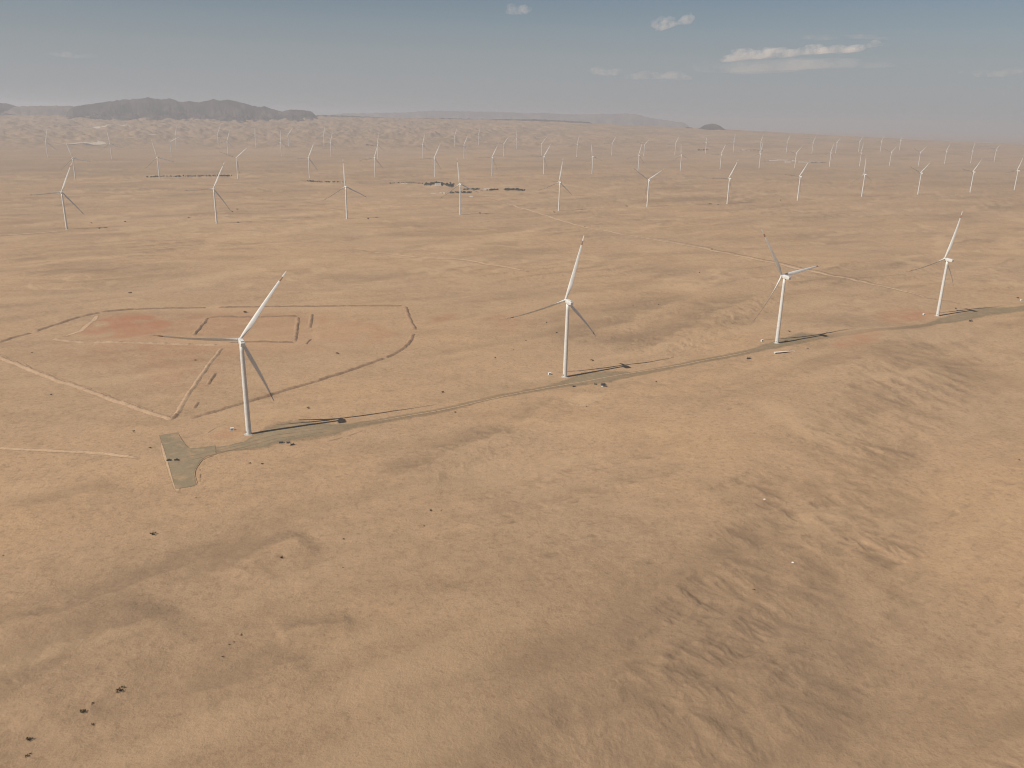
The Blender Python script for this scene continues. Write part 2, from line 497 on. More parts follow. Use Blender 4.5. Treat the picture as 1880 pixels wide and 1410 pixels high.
M_ground = soil_material("desert_soil")
M_berm = soil_material("berm_soil", base=(0.33, 0.212, 0.130), attrs=False)
M_berm_dark = soil_material("berm_dark_soil", base=(0.235, 0.148, 0.094), attrs=False)
M_berm_pale = soil_material("berm_pale_soil", base=(0.45, 0.305, 0.188), attrs=False)
M_gravel = soil_material("grey_gravel", base=(0.262, 0.208, 0.132), attrs=False, dark=(0.18, 0.152, 0.096), fade="fade", bump=0.5, tint=0.3)
M_road = soil_material("worn_gravel", base=(0.300, 0.238, 0.150), attrs=False, dark=(0.23, 0.185, 0.118), fade="fade", bump=0.5, tint=0.35, fr=(0.20, 0.85), strength=True)
M_track = soil_material("pale_track", base=(0.57, 0.39, 0.24), attrs=False, fade="fade", bump=0.7, fr=(0.0, 0.45))
M_track_dark = soil_material("dark_track", base=(0.28, 0.18, 0.11), attrs=False, fade="fade", bump=0.7, fr=(0.05, 0.6))
M_saltpan = soil_material("salt_pan_silt", base=(0.58, 0.49, 0.385), attrs=False, dark=(0.5, 0.4, 0.3), fade="fade", bump=0.3)

def rock_material(name, col, col2, scale):
    mt, t, b, out = new_mat(name)
    geo = node(t, "ShaderNodeNewGeometry")
    n1 = noise_n(t, geo.outputs["Position"], scale, 6, 0.6)
    t.links.new(mix_rgb(t, maprange(t, n1, 0.35, 0.68), col, col2), b.inputs["Base Color"])
    bp = node(t, "ShaderNodeBump"); bp.inputs["Strength"].default_value = 0.6; bp.inputs["Distance"].default_value = 25.0
    t.links.new(n1, bp.inputs["Height"]); t.links.new(bp.outputs[0], b.inputs["Normal"])
    b.inputs["Specular IOR Level"].default_value = 0.0
    return mt
M_basalt = rock_material("dark_rock", (0.022, 0.018, 0.018), (0.095, 0.074, 0.063), 0.0045)
M_mesa = rock_material("mesa_rock", (0.10, 0.082, 0.078), (0.20, 0.155, 0.13), 0.003)

def paint(name, col, rough=0.45, var=0.08, scale=0.25, spec=0.4):
    mt, t, b, out = new_mat(name)
    geo = node(t, "ShaderNodeNewGeometry")
    n1 = noise_n(t, geo.outputs["Position"], scale, 5, 0.6)
    c2 = tuple(max(0, q * (1 - var * 2.5)) for q in col)
    t.links.new(mix_rgb(t, maprange(t, n1, 0.42, 0.75, 0, 0.8), col, c2), b.inputs["Base Color"])
    b.inputs["Roughness"].default_value = rough; b.inputs["Specular IOR Level"].default_value = spec
    return mt
M_white = paint("turbine_white", (0.66, 0.65, 0.61))
M_band = paint("signal_red", (0.36, 0.20, 0.13))
M_conc = paint("concrete", (0.42, 0.39, 0.34), 0.9, 0.1, 0.8, 0.1)
M_kiosk = paint("kiosk_white", (0.76, 0.74, 0.69), 0.6, 0.08, 0.6)
M_door = paint("grey_door", (0.22, 0.22, 0.22), 0.5, 0.05)
M_steel = paint("dark_steel", (0.055, 0.055, 0.058), 0.5, 0.2, 1.0)
M_bluesteel = paint("blue_grey_steel", (0.10, 0.125, 0.145), 0.5, 0.15, 0.8)
M_green = paint("olive_green", (0.09, 0.105, 0.05), 0.6, 0.15, 0.8)
M_glass = paint("dark_glass", (0.02, 0.022, 0.025), 0.1, 0.0, 1.0, 0.6)
M_tyre = paint("rubber", (0.02, 0.02, 0.02), 0.9, 0.1)
M_car = paint("dark_car_paint", (0.05, 0.045, 0.04), 0.35, 0.1)
M_wall = paint("village_white", (0.80, 0.77, 0.71), 0.9, 0.12, 0.15, 0.1)
M_wall2 = paint("village_mud", (0.36, 0.27, 0.20), 0.95, 0.12, 0.15, 0.1)
M_roof = paint("village_roof", (0.55, 0.51, 0.46), 0.9, 0.1, 0.2, 0.1)
M_bark = paint("bark", (0.08, 0.055, 0.035), 0.95, 0.2, 2.0, 0.1)
M_leaf = paint("dry_leaf", (0.060, 0.050, 0.022), 0.9, 0.3, 1.5, 0.1)
M_palm = paint("far_leaf", (0.040, 0.045, 0.024), 0.9, 0.3, 0.1, 0.1)
M_stone = paint("white_stone", (0.80, 0.76, 0.70), 0.9, 0.1, 0.8, 0.1)

# ------------------------------------------------------------------ ground sheet
me = raw_mesh("desert_ground", np.stack([GX.ravel(), GY.ravel(), GZ.ravel()], 1), grid_faces(NR, NA)[:, ::-1])
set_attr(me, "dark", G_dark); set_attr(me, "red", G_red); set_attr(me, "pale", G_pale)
tag(obj("desert_ground", me, M_ground), kind="structure")

# ------------------------------------------------------------------ far ranges
def mountain(name, tops, dist, depth, seed, mat, rough=0.35, sink=-150, nn=420, nd=47, label=None):
    """a ridge standing on the plateau; its crest follows the skyline at its own distance"""
    xs = np.linspace(tops[0][0], tops[-1][0], nn)
    ys = np.interp(xs, [p[0] for p in tops], [p[1] for p in tops])
    V = []
    az = []; zt = []
    for px, py in zip(xs, ys):
        d = ray(px, py); az.append(math.atan2(d[0], d[1])); zt.append(CAMH + dist * d[2] / math.hypot(d[0], d[1]))
    az = np.array(az); zt = np.array(zt)
    s = np.linspace(-1, 1, nd)
    A, S = np.meshgrid(az, s); Z0 = np.meshgrid(zt, s)[0]
    rr = dist + S * depth
    X, Y = rr * np.sin(A), rr * np.cos(A)
    edge = sstep(0, 0.06, (A - az[0]) / (az[-1] - az[0])) * (1 - sstep(0.94, 1.0, (A - az[0]) / (az[-1] - az[0])))
    g = ridged(X / (depth * 0.32), Y / (depth * 0.32), 5, seed, 0.55)
    prof = 1 - np.abs(S) ** 1.15
    k = np.clip(prof * (1 - rough * (1 - g) * sstep(0.0, 0.35, np.abs(S))), 0, 1)
    Z0 = Z0 + 18.0 * fbm(A * 190, S * 2.0, 5, seed + 50, 0.6) * (dist / 14000) * (1 - np.abs(S))
    Z = sink + (Z0 - sink) * k
    Z = Z * edge + sink * (1 - edge)
    me = raw_mesh(name, np.stack([X.ravel(), Y.ravel(), Z.ravel()], 1), grid_faces(nd, nn)[:, ::-1])
    return tag(obj(name, me, mat), kind="structure", label=label)
mountain("mountain_range", [(100, 205), (150, 193), (190, 188), (215, 184), (240, 182), (262, 181), (272, 178.5), (285, 181.5), (298, 182.5), (312, 180.5), (322, 184), (335, 188), (345, 185.5), (358, 187), (372, 187), (390, 182.5), (405, 184.5), (420, 183), (435, 186), (450, 190), (462, 194), (472, 196), (485, 195), (500, 200), (518, 205), (532, 201), (550, 201.5), (565, 203), (580, 208), (600, 214)],
         13800, 1300, 5, M_basalt, 0.75, 100, label="dark jagged mountain range on the left skyline")
mountain("mountain", [(-260, 200), (-160, 190), (-60, 184), (0, 188.5), (14, 190), (26, 194), (60, 206)], 14600, 1100, 9, M_basalt, 0.4, 100, 160, 31, label="low dark mountain cut by the left frame edge")
mountain("ridge", [(-40, 202), (40, 195), (90, 194), (150, 195), (220, 200), (300, 206)], 14500, 900, 15, M_mesa, 0.3, 100, 160, 27, label="low brown ridge before the mountains on the left skyline")
mountain("mesa", [(540, 216), (590, 212), (640, 208), (680, 207.5), (740, 206.5), (775, 204), (800, 203), (860, 204.5), (930, 205.5), (960, 208), (1000, 207.5), (1040, 210), (1080, 210), (1110, 209), (1150, 208.5), (1172, 210), (1190, 216), (1225, 221), (1270, 228), (1300, 236)],
         25000, 1700, 21, M_mesa, 0.3, -250, label="long pale hazy mesa on the skyline behind the wind farm")
mountain("foothill", [(520, 216), (590, 211), (640, 212.5), (690, 215), (730, 217), (800, 216.5), (870, 218), (940, 219), (990, 219), (1030, 221.5), (1080, 224), (1120, 232)],
         15200, 700, 27, M_basalt, 0.6, 0, 300, 27, label="thin dark foothill line in front of the hazy mesa")
mountain("hill", [(1270, 240), (1282, 236), (1288, 232), (1296, 229.5), (1304, 227), (1312, 227.5), (1320, 230), (1328, 235), (1336, 240)], 13900, 420, 31, M_basalt, 0.3, 60, 60, 27, label="small dark isolated hill on the skyline right of the mesa")
mountain("hillock", [(1244, 240), (1254, 236), (1262, 233.5), (1270, 234), (1280, 240)], 13950, 260, 35, M_basalt, 0.3, 60, 40, 19, label="tiny dark hillock just left of the isolated hill")

# ------------------------------------------------------------------ flat laid things: road, pads, tracks
def ribbon(name, upper, lower, mat, lift, step=5.0, na=11, strength=None):
    U = np.array([P(*p) for p in upper]); L = np.array([P(*p) for p in lower])
    def resample(Q, n):
        s = np.concatenate([[0], np.cumsum(np.hypot(*np.diff(Q, axis=0).T))])
        t = np.linspace(0, s[-1], n)
        return np.stack([np.interp(t, s, Q[:, 0]), np.interp(t, s, Q[:, 1])], 1)
    # resample vertex by vertex so that matching points stay opposite each other
    n_seg = [max(2, int(max(np.hypot(*(U[i + 1] - U[i])), np.hypot(*(L[i + 1] - L[i]))) / step)) for i in range(len(U) - 1)]
    uu = np.concatenate([U[i] + (U[i + 1] - U[i]) * np.linspace(0, 1, n_seg[i], endpoint=False)[:, None] for i in range(len(n_seg))] + [U[-1:]])
    ll = np.concatenate([L[i] + (L[i + 1] - L[i]) * np.linspace(0, 1, n_seg[i], endpoint=False)[:, None] for i in range(len(n_seg))] + [L[-1:]])
    s = np.linspace(0, 1, na)
    X = uu[:, None, :] * (1 - s)[None, :, None] + ll[:, None, :] * s[None, :, None]
    Z = hz(X[..., 0], X[..., 1]) + lift
    n = len(uu)
    V = np.concatenate([X, Z[..., None]], 2).reshape(-1, 3)
    fd = np.minimum(s, 1 - s) * 2
    e = np.minimum(np.linspace(0, 1, n), np.linspace(1, 0, n)); e = np.clip(e * n / 6.0, 0, 1)
    F = np.clip(fd[None, :] * 1.6, 0, 1) * e[:, None]
    if strength:
        px_mid = np.concatenate([np.linspace(upper[i][0], upper[i + 1][0], n_seg[i], endpoint=False) for i in range(len(n_seg))] + [[upper[-1][0]]])
        ST = np.ones((1, na)) * np.interp(px_mid, [q[0] for q in strength], [q[1] for q in strength])[:, None]
    me = raw_mesh(name, V, grid_faces(n, na))
    if strength: set_attr(me, "strength", ST)
    set_attr(me, "fade", F)
    o = obj(name, me, mat)
    # face up
    if me.polygons[0].normal.z < 0: me.flip_normals()
    return o

def centre_ribbon(name, pts, half, mat, lift, step=6.0, na=7):
    pw = [P(*p) for p in pts]; up, lo = [], []
    for i, p in enumerate(pw):
        a = pw[max(0, i - 1)]; b = pw[min(len(pw) - 1, i + 1)]
        d = (b - a) / np.hypot(*(b - a)); nrm = np.array([-d[1], d[0]])
        up.append(p + nrm * half); lo.append(p - nrm * half)
    inv = lambda q: q
    U, L = np.array(up), np.array(lo)
    n_seg = [max(2, int(np.hypot(*(pw[i + 1] - pw[i])) / step)) for i in range(len(pw) - 1)]
    uu = np.concatenate([U[i] + (U[i + 1] - U[i]) * np.linspace(0, 1, n_seg[i], endpoint=False)[:, None] for i in range(len(n_seg))] + [U[-1:]])
    ll = np.concatenate([L[i] + (L[i + 1] - L[i]) * np.linspace(0, 1, n_seg[i], endpoint=False)[:, None] for i in range(len(n_seg))] + [L[-1:]])
    mid = 0.5 * (uu + ll)
    wig = np.stack([fbm(mid[:, 0] / 60, mid[:, 1] / 60, 2, 201), fbm(mid[:, 0] / 60, mid[:, 1] / 60, 2, 207)], 1) * half * 0.6
    uu = uu + wig; ll = ll + wig
    s = np.linspace(0, 1, na); n = len(uu)
    X = uu[:, None, :] * (1 - s)[None, :, None] + ll[:, None, :] * s[None, :, None]
    Z = hz(X[..., 0], X[..., 1]) + lift
    me = raw_mesh(name, np.concatenate([X, Z[..., None]], 2).reshape(-1, 3), grid_faces(n, na))
    fd = np.minimum(s, 1 - s) * 2
    e = np.clip(np.minimum(np.linspace(0, 1, n), np.linspace(1, 0, n)) * 7.0, 0, 1)
    set_attr(me, "fade", np.clip(fd[None, :] * 1.2, 0, 1) * e[:, None])
    o = obj(name, me, mat)
    if me.polygons[0].normal.z < 0: me.flip_normals()
    return o

road_u = [(352, 824), (385, 820), (420, 817), (448, 808), (462, 796), (485, 781), (510, 771), (545, 766), (610, 774), (640, 775), (700, 766), (800, 748), (900, 724), (960, 713), (1000, 706), (1034, 696), (1072, 681), (1120, 680), (1160, 685), (1250, 669), (1370, 649), (1412, 636), (1432, 628), (1468, 617), (1495, 620), (1520, 622), (1560, 617), (1640, 603), (1700, 591), (1721, 583), (1760, 573), (1808, 561), (1850, 562), (1900, 559), (1960, 552)]
road_l = [(362, 852), (385, 841), (420, 833), (455, 831), (485, 829), (510, 822), (545, 815), (575, 811), (615, 803), (650, 789), (710, 777), (810, 759), (905, 734), (965, 724), (1005, 717), (1040, 713), (1070, 711), (1115, 708), (1165, 696), (1255, 680), (1375, 659), (1420, 651), (1445, 648), (1485, 641), (1510, 636), (1530, 633), (1570, 627), (1650, 610), (1705, 599), (1725, 595), (1765, 592), (1810, 584), (1855, 577), (1905, 571), (1965, 563)]
tag(ribbon("access_road", road_u, road_l, M_road, 0.22, strength=[(340, 0.95), (470, 0.95), (560, 0.9), (640, 0.6), (720, 0.40), (960, 0.38), (1020, 0.5), (1060, 0.8), (1120, 0.7), (1200, 0.42), (1360, 0.5), (1430, 0.75), (1490, 0.55), (1540, 0.18), (1600, 0.22), (1690, 0.4), (1730, 0.7), (1850, 0.65), (1960, 0.4)]), kind="structure", label="grey gravel access road linking the four near turbines")

def polygon_pad(name, px, mat, lift, label):
    pts = [P(*p) for p in px]
    bm = bmesh.new()
    vsx = [bm.verts.new((p[0], p[1], 0)) for p in pts]
    bm.faces.new(vsx)
    bmesh.ops.triangulate(bm, faces=bm.faces[:])
    for _ in range(5):
        es = [e for e in bm.edges if e.calc_length() > 4.0]
        if not es: break
        bmesh.ops.subdivide_edges(bm, edges=es, cuts=1)
        bmesh.ops.triangulate(bm, faces=bm.faces[:])
    outline = np.array(pts + pts[:1])
    X = np.array([v.co[:] for v in bm.verts])
    d = np.abs(seg_dist(X[:, 0], X[:, 1], outline)[0])
    Z = hz(X[:, 0], X[:, 1]) + lift
    for v, z in zip(bm.verts, Z): v.co.z = z
    bmesh.ops.recalc_face_normals(bm, faces=bm.faces[:])
    if sum(f.normal.z for f in bm.faces) < 0: bmesh.ops.reverse_faces(bm, faces=bm.faces[:])
    me = bpy.data.meshes.new(name); bm.to_mesh(me); bm.free()
    set_attr(me, "fade", np.clip(0.45 + d / 4.0, 0, 1))
    return tag(obj(name, me, mat), kind="structure", label=label)
polygon_pad("gravel_pad", [(292, 799), (310, 796), (327, 794), (333, 803), (340, 814), (349, 823), (365, 823), (396, 819), (398, 837), (380, 840), (368, 848), (359, 860), (357, 866), (358, 874), (361, 888), (350, 892), (322, 896), (316, 878), (308, 850), (300, 823)], M_gravel, 0.30, "grey T-shaped gravel pad at the left end of the access road")

TR = [
    ("dirt_track", [(900, 365), (960, 383), (1080, 420), (1180, 437), (1300, 458), (1400, 480), (1500, 500), (1600, 521), (1700, 545), (1790, 563)], 9.0, M_track, 0.5, "long straight dirt track crossing the plain behind the near turbines"),
    ("dirt_track", [(1180, 433), (1300, 455), (1400, 477), (1500, 497), (1600, 518), (1650, 530)], 2.0, M_track_dark, 0.7, "dark rut along the long straight dirt track"),
    ("dirt_track", [(-60, 826), (0, 820), (70, 824), (140, 829), (200, 832), (260, 842)], 4.0, M_track, 0.25, "pale track at the left edge below the enclosure"),
    ("dirt_track", [(296, 806), (306, 838), (315, 868), (328, 905)], 3.5, M_track, 0.2, "pale scraped strip along the outer edge of the gravel pad"),
    ("dirt_track", [(180, 577), (165, 592), (148, 606), (115, 617)], 5.0, M_track, 0.3, "pale curved strip along the left side of the red soil patch"),
    ("dirt_track", [(660, 458), (760, 470), (860, 478), (980, 500)], 8.0, M_track, 0.5, "faint pale track in the plain left of the second turbine"),
    ("dirt_track", [(0, 432), (60, 428), (130, 423)], 6.0, M_track, 0.5, "faint pale track leading to the leftmost middle-row turbine"),
    ("wheel_rut", [(330, 842), (360, 838), (395, 830), (440, 819), (500, 800), (600, 786)], 0.9, M_track_dark, 0.36, "upper dark wheel rut from the gravel pad towards the nearest turbine"),
    ("wheel_rut", [(336, 850), (366, 843), (400, 835), (445, 824), (505, 806), (605, 792)], 0.9, M_track_dark, 0.36, "lower dark wheel rut from the gravel pad towards the nearest turbine"),
    ("wheel_rut", [(640, 782), (800, 754), (960, 719), (1050, 704), (1250, 675), (1400, 649)], 1.0, M_track, 0.36, "pale wheel rut along the access road between the first three turbines"),
    ("salt_pan", [(140, 269), (152, 268), (175, 268), (192, 268)], 230.0, M_saltpan, 2.5, "white salt pan on the left, nearest of the pale patches"),
    ("salt_pan", [(150, 254.5), (200, 253.5), (240, 252)], 190.0, M_saltpan, 2.5, "long white salt pan below the badlands on the left"),
    ("salt_pan", [(248, 262.5), (262, 262.5), (288, 262)], 120.0, M_saltpan, 2.5, "small white salt pan on the left, right of the nearest"),
]
for nm, pts, half, mt, lift, lab in TR:
    tag(centre_ribbon(nm, pts, half, mt, lift, step=min(30.0, max(6.0, half * 0.6))), kind="structure", label=lab)

# ------------------------------------------------------------------ earth banks
def berm(pts, half, h, mat, label, seed, name="earth_bank", broken=0.0, ditch=False):
    pw = np.array([P(*p) for p in pts])
    s = np.concatenate([[0], np.cumsum(np.hypot(*np.diff(pw, axis=0).T))])
    n = max(8, int(s[-1] / 1.8)); t = np.linspace(0, s[-1], n)
    c = np.stack([np.interp(t, s, pw[:, 0]), np.interp(t, s, pw[:, 1])], 1)
    for _ in range(12): c[1:-1] = 0.5 * c[1:-1] + 0.25 * (c[:-2] + c[2:])
    tg = np.gradient(c, axis=0); tg /= np.hypot(tg[:, 0], tg[:, 1])[:, None]
    nr = np.stack([-tg[:, 1], tg[:, 0]], 1)
    c = c + nr * (fbm(t / 25, t * 0 + seed, 3, seed) * half * 0.5)[:, None]
    prof_s = np.array([-1.25, -1, -0.62, -0.28, 0, 0.28, 0.62, 1, 1.25]); prof_h = np.array([-0.35, 0.0, 0.45, 0.88, 1.0, 0.88, 0.45, 0.0, -0.35])
    X = c[:, None, :] + nr[:, None, :] * (prof_s * half)[None, :, None]
    hv = h * (0.75 + 0.55 * fbm(t / 14, t * 0 + 3.3, 3, seed + 3))
    if broken: hv = hv * sstep(-broken, 0.05, fbm(t / 30, t * 0 + 8.1, 2, seed + 9))
    en = np.clip(np.minimum(t, t[-1] - t) / (half * 1.2), 0, 1)
    hv = np.clip(hv, 0, None) * en
    jit = 0.22 * h * fbm(X[..., 0] / 2.2, X[..., 1] / 2.2, 2, seed + 5)
    Z = hz(X[..., 0], X[..., 1]) + prof_h[None, :] * hv[:, None] + jit * (np.abs(prof_s) < 1.1) * en[:, None] - 0.35 * (1 - en[:, None]) - 0.1
    me = raw_mesh(name, np.concatenate([X, Z[..., None]], 2).reshape(-1, 3), grid_faces(n, 9))
    if me.polygons[n * 4].normal.z < 0: me.flip_normals()
    return tag(obj(name, me, mat), label, "earth bank", "earth banks of the enclosure")
berm([(-30, 643), (0, 657), (75, 687), (145, 711), (190, 726), (230, 741), (280, 758), (318, 769)], 4.8, 2.4, M_berm_pale, "long pale earth bank running down from the left edge to the enclosure corner", 301)
berm([(-20, 644), (75, 683), (145, 706), (230, 736), (300, 761)], 1.8, 1.8, M_berm, "thin dark ditch spoil along the upper side of the long pale bank", 330, broken=0.25)
berm([(346, 768), (395, 755), (440, 741), (480, 729), (520, 716), (570, 702), (620, 687), (665, 672), (705, 658)], 4.4, 2.8, M_berm, "long straight dark earth bank behind the nearest turbine", 302)
berm([(705, 658), (728, 648), (742, 639), (752, 627), (759, 613)], 4.6, 2.8, M_berm, "curved dark end of the enclosure bank below its right corner", 303)
berm([(744, 564), (748, 578), (754, 592), (762, 605)], 5.0, 3.0, M_berm, "short dark bank at the upper right corner of the enclosure", 304)
berm([(-30, 635), (0, 627), (28, 617), (58, 609)], 5.0, 2.4, M_berm, "short dark bank at the left edge, outer end of the enclosure", 305)
berm([(64, 607), (90, 597), (120, 588), (150, 580), (185, 574)], 5.0, 2.6, M_berm, "curved dark bank above the red soil patch on the left", 306)
berm([(185, 573), (240, 568), (300, 566), (380, 564)], 4.5, 2.4, M_berm_dark, "low bank along the top of the red soil patch", 307)
berm([(400, 564), (500, 563), (600, 562), (740, 563)], 4.5, 2.4, M_berm_dark, "low bank along the top of the enclosure", 308)
berm([(322, 764), (345, 725), (370, 690), (395, 655), (408, 640)], 3.6, 1.7, M_berm_pale, "pale inner bank rising from the enclosure corner", 309)
berm([(395, 685), (388, 697), (380, 708)], 3.4, 2.0, M_berm, "short dark earth heap beside the pale inner bank", 310)
berm([(367, 733), (360, 742), (355, 750)], 3.0, 1.6, M_berm, "smaller dark earth heap below the other one", 311, broken=0.2)
berm([(313, 770), (318, 764), (326, 758)], 4.0, 3.0, M_berm, "dark heap at the meeting corner of the two long banks", 312)
berm([(382, 583), (420, 582), (470, 582), (546, 581)], 4.0, 2.4, M_berm_dark, "thin bank forming the upper side of the small rectangle", 313)
berm([(547, 583), (545, 600), (541, 628)], 4.2, 2.6, M_berm, "dark bank forming the right side of the small rectangle", 314)
berm([(381, 583), (370, 598), (355, 616)], 4.2, 2.6, M_berm, "dark bank forming the left side of the small rectangle", 315)
berm([(420, 629), (470, 629), (540, 629)], 3.6, 2.2, M_berm_dark, "thin low bank forming the lower side of the small rectangle", 316)
berm([(572, 577), (570, 590), (568, 602)], 4.4, 2.6, M_berm, "short dark bank right of the small rectangle", 317)
berm([(571, 623), (566, 627), (561, 633)], 2.6, 1.6, M_berm, "tiny dark heap right of the lower rectangle corner", 318)
berm([(98, 620), (160, 627), (230, 629), (300, 630), (400, 634)], 6.0, 2.4, M_berm_pale, "pale broken bank under the red soil patch", 319, broken=0.35)
berm([(326.5, 795), (331, 803), (336, 812)], 0.9, 1.0, M_berm, "thin dark kerb of earth on the upper right edge of the gravel pad", 320)
berm([(396, 838.5), (378, 842), (367, 850), (359, 861), (357.5, 868), (358.5, 876), (362, 887)], 0.9, 1.0, M_berm, "thin curved dark kerb of earth on the right edge of the gravel pad", 321)
berm([(366, 860), (367, 872), (366, 884)], 1.6, 1.2, M_berm, "short earth heap beside the right edge of the gravel pad", 322, broken=0.2)
berm([(372, 797), (386, 791), (394, 785), (405, 781), (416, 781)], 1.2, 0.8, M_berm_pale, "small winding spoil line beside the nearest kiosk", 323, broken=0.2)
berm([(1040, 741), (1060, 746), (1080, 746), (1100, 740)], 4.0, 1.6, M_berm_pale, "pale crescent of spoil below the second turbine", 324)
berm([(600, 810), (640, 800), (668, 790)], 1.8, 0.8, M_berm, "low broken earth edge along the nearest turbine's crane pad", 325, broken=0.25)

# ------------------------------------------------------------------ wind turbines
def loft(rings, cap=True):
    k = len(rings[0]); V = [p for r_ in rings for p in r_]; F = []
    for i in range(len(rings) - 1):
        for j in range(k):
            F.append((i * k + j, i * k + (j + 1) % k, (i + 1) * k + (j + 1) % k, (i + 1) * k + j))
    me = bpy.data.meshes.new("loft")
    if cap: F = F + [tuple(range(k - 1, -1, -1)), tuple(range((len(rings) - 1) * k, len(rings) * k))]
    me.from_pydata([tuple(map(float, v)) for v in V], [], F)
    me.update()
    me.polygons.foreach_set("use_smooth", [len(f) == 4 for f in F])
    bm = bmesh.new(); bm.from_mesh(me); bmesh.ops.recalc_face_normals(bm, faces=bm.faces[:]); bm.to_mesh(me); bm.free()
    return me

def circle(r, z, k=28): return [(r * math.cos(2 * math.pi * j / k), r * math.sin(2 * math.pi * j / k), z) for j in range(k)]
HUBH, OVER, TILT, PITCHB, PREB, BL = 109.0, 6.5, R(6.5), R(32), 10.0, 89.0
rings = [circle(3.05, -2.0), circle(3.05, 0.0), circle(3.02, 0.4)]
for k in range(1, 13):
    z = 0.4 + k * (106.0 - 0.4) / 12; r_ = 3.0 + (2.2 - 3.0) * (z / 106.0) ** 1.2
    rings += [circle(r_, z - 0.05)]
me_tower = loft(rings)
me_ring = None
def flange(z, r_): return loft([circle(r_, z - 0.16), circle(r_ + 0.07, z - 0.12), circle(r_ + 0.07, z + 0.12), circle(r_, z + 0.16)])
me_fl = [flange(27, 2.85), flange(54, 2.65), flange(81, 2.42)]
me_found = loft([circle(5.2, -2.5, 20), circle(5.2, 0.18, 20), circle(4.6, 0.34, 20), circle(3.3, 0.5, 20)])

def box_bm(cx, cy, cz, sx, sy, sz, bev=0.0):
    bm = bmesh.new(); bmesh.ops.create_cube(bm, size=1.0)
    for v in bm.verts: v.co = Vector((v.co.x * sx + cx, v.co.y * sy + cy, v.co.z * sz + cz))
    if bev: bmesh.ops.bevel(bm, geom=bm.edges[:], offset=bev, segments=2, affect='EDGES', profile=0.6)
    return bm
def box_me(name, *a, **k):
    bm = box_bm(*a, **k); me = bpy.data.meshes.new(name); bm.to_mesh(me); bm.free(); return me
def join_me(name, bms):
    out = bmesh.new()
    for b in bms:
        me = bpy.data.meshes.new("tmp"); b.to_mesh(me); b.free(); out.from_mesh(me); bpy.data.meshes.remove(me)
    me = bpy.data.meshes.new(name); out.to_mesh(me); out.free(); return me

me_door = box_me("door", -3.04, 0, 3.2, 0.12, 1.0, 2.3)
# nacelle: rounded box along the shaft, back end towards -Y
def nac_ring(y, w, h0, h1, rnd=0.28, k=5):
    pts = []
    for (sx, sz, a0) in ((1, 1, 0), (-1, 1, 90), (-1, -1, 180), (1, -1, 270)):
        for j in range(k):
            a = R(a0 + 90 * j / (k - 1)); rr_ = rnd * w
            cx_ = sx * (w - rr_); cz_ = (h1 - rr_) if sz > 0 else (h0 + rr_)
            pts.append((cx_ + rr_ * math.cos(a), y, cz_ + rr_ * math.sin(a)))
    return pts
me_nac = loft([nac_ring(3.6, 1.8, -1.8, 1.8), nac_ring(3.0, 2.5, -2.5, 2.5), nac_ring(0, 2.75, -2.9, 2.7), nac_ring(-7.5, 2.75, -2.8, 2.7), nac_ring(-10.8, 2.4, -2.0, 2.6), nac_ring(-11.5, 2.0, -1.5, 2.2)])
me_cool = box_me("cooler", 0, -9.2, 3.3, 3.4, 0.5, 1.5, bev=0.08)
me_neck = loft([[(1.6 * math.cos(a), y, 1.6 * math.sin(a)) for a in np.linspace(0, 2 * math.pi, 20, endpoint=False)] for y in (3.2, 4.6)])
sp = [(4.55, 1.75), (5.0, 2.15), (6.4, 2.3), (7.6, 2.1), (8.5, 1.5), (9.0, 0.7), (9.12, 0.15)]
me_spin = loft([[(r_ * math.cos(a), y, r_ * math.sin(a)) for a in np.linspace(0, 2 * math.pi, 24, endpoint=False)] for y, r_ in sp])

def blade_section(s, grow=0.0):
    """outline of the blade at span fraction s; span along z, shaft along y, leading edge towards -x before pitching"""
    z = 1.6 + s * BL
    chord = np.interp(s, [0, 0.03, 0.10, 0.2, 0.32, 0.5, 0.7, 0.86, 0.95, 0.985, 1.0], [2.9, 2.95, 4.1, 5.6, 5.2, 4.1, 3.0, 2.2, 1.6, 1.1, 0.35])
    thick = np.interp(s, [0, 0.03, 0.10, 0.2, 0.32, 0.5, 0.7, 1.0], [1.0, 0.98, 0.66, 0.38, 0.28, 0.22, 0.18, 0.15])
    twist = R(np.interp(s, [0, 0.1, 0.2, 0.4, 0.7, 1.0], [13, 13, 11, 5.5, 1.5, -1.0]))
    rnd = np.interp(s, [0, 0.04, 0.2], [1, 1, 0])
    pts = []
    k = 18
    for j in range(k):
        a = 2 * math.pi * j / k
        cxn, cyn = math.cos(a), math.sin(a)
        xa = 0.5 + 0.5 * cxn                       # 0 leading edge, 1 trailing edge
        yt = 5 * (0.2969 * math.sqrt(max(xa, 0)) - 0.126 * xa - 0.3516 * xa ** 2 + 0.2843 * xa ** 3 - 0.1036 * xa ** 4)
        camb = 0.035 * 4 * xa * (1 - xa)
        ax = (xa - 0.32); ay = (yt * thick) * (1 if cyn >= 0 else -1) - camb
        bx_, by_ = 0.5 * cxn, 0.5 * cyn * thick
        X = (bx_ * rnd + ax * (1 - rnd)) * chord; Y = (by_ * rnd + ay * (1 - rnd)) * chord
        if grow:
            q = math.hypot(X, Y) or 1; X += X / q * grow; Y += Y / q * grow
        # twist and pitch turn the leading edge upwind
        b = -(R(32) + twist)
        x2 = X * math.cos(b) - Y * math.sin(b); y2 = X * math.sin(b) + Y * math.cos(b)
        bend = PREB * s ** 2.1
        pts.append((x2 + bend * math.sin(PITCHB), y2 + bend * math.cos(PITCHB), z))
    return pts
me_blade = loft([blade_section(s) for s in [0, 0.02, 0.045, 0.08, 0.12, 0.16, 0.2, 0.26, 0.33, 0.41, 0.5, 0.58, 0.66, 0.74, 0.8, 0.86, 0.91, 0.95, 0.975, 0.99, 1.0]])
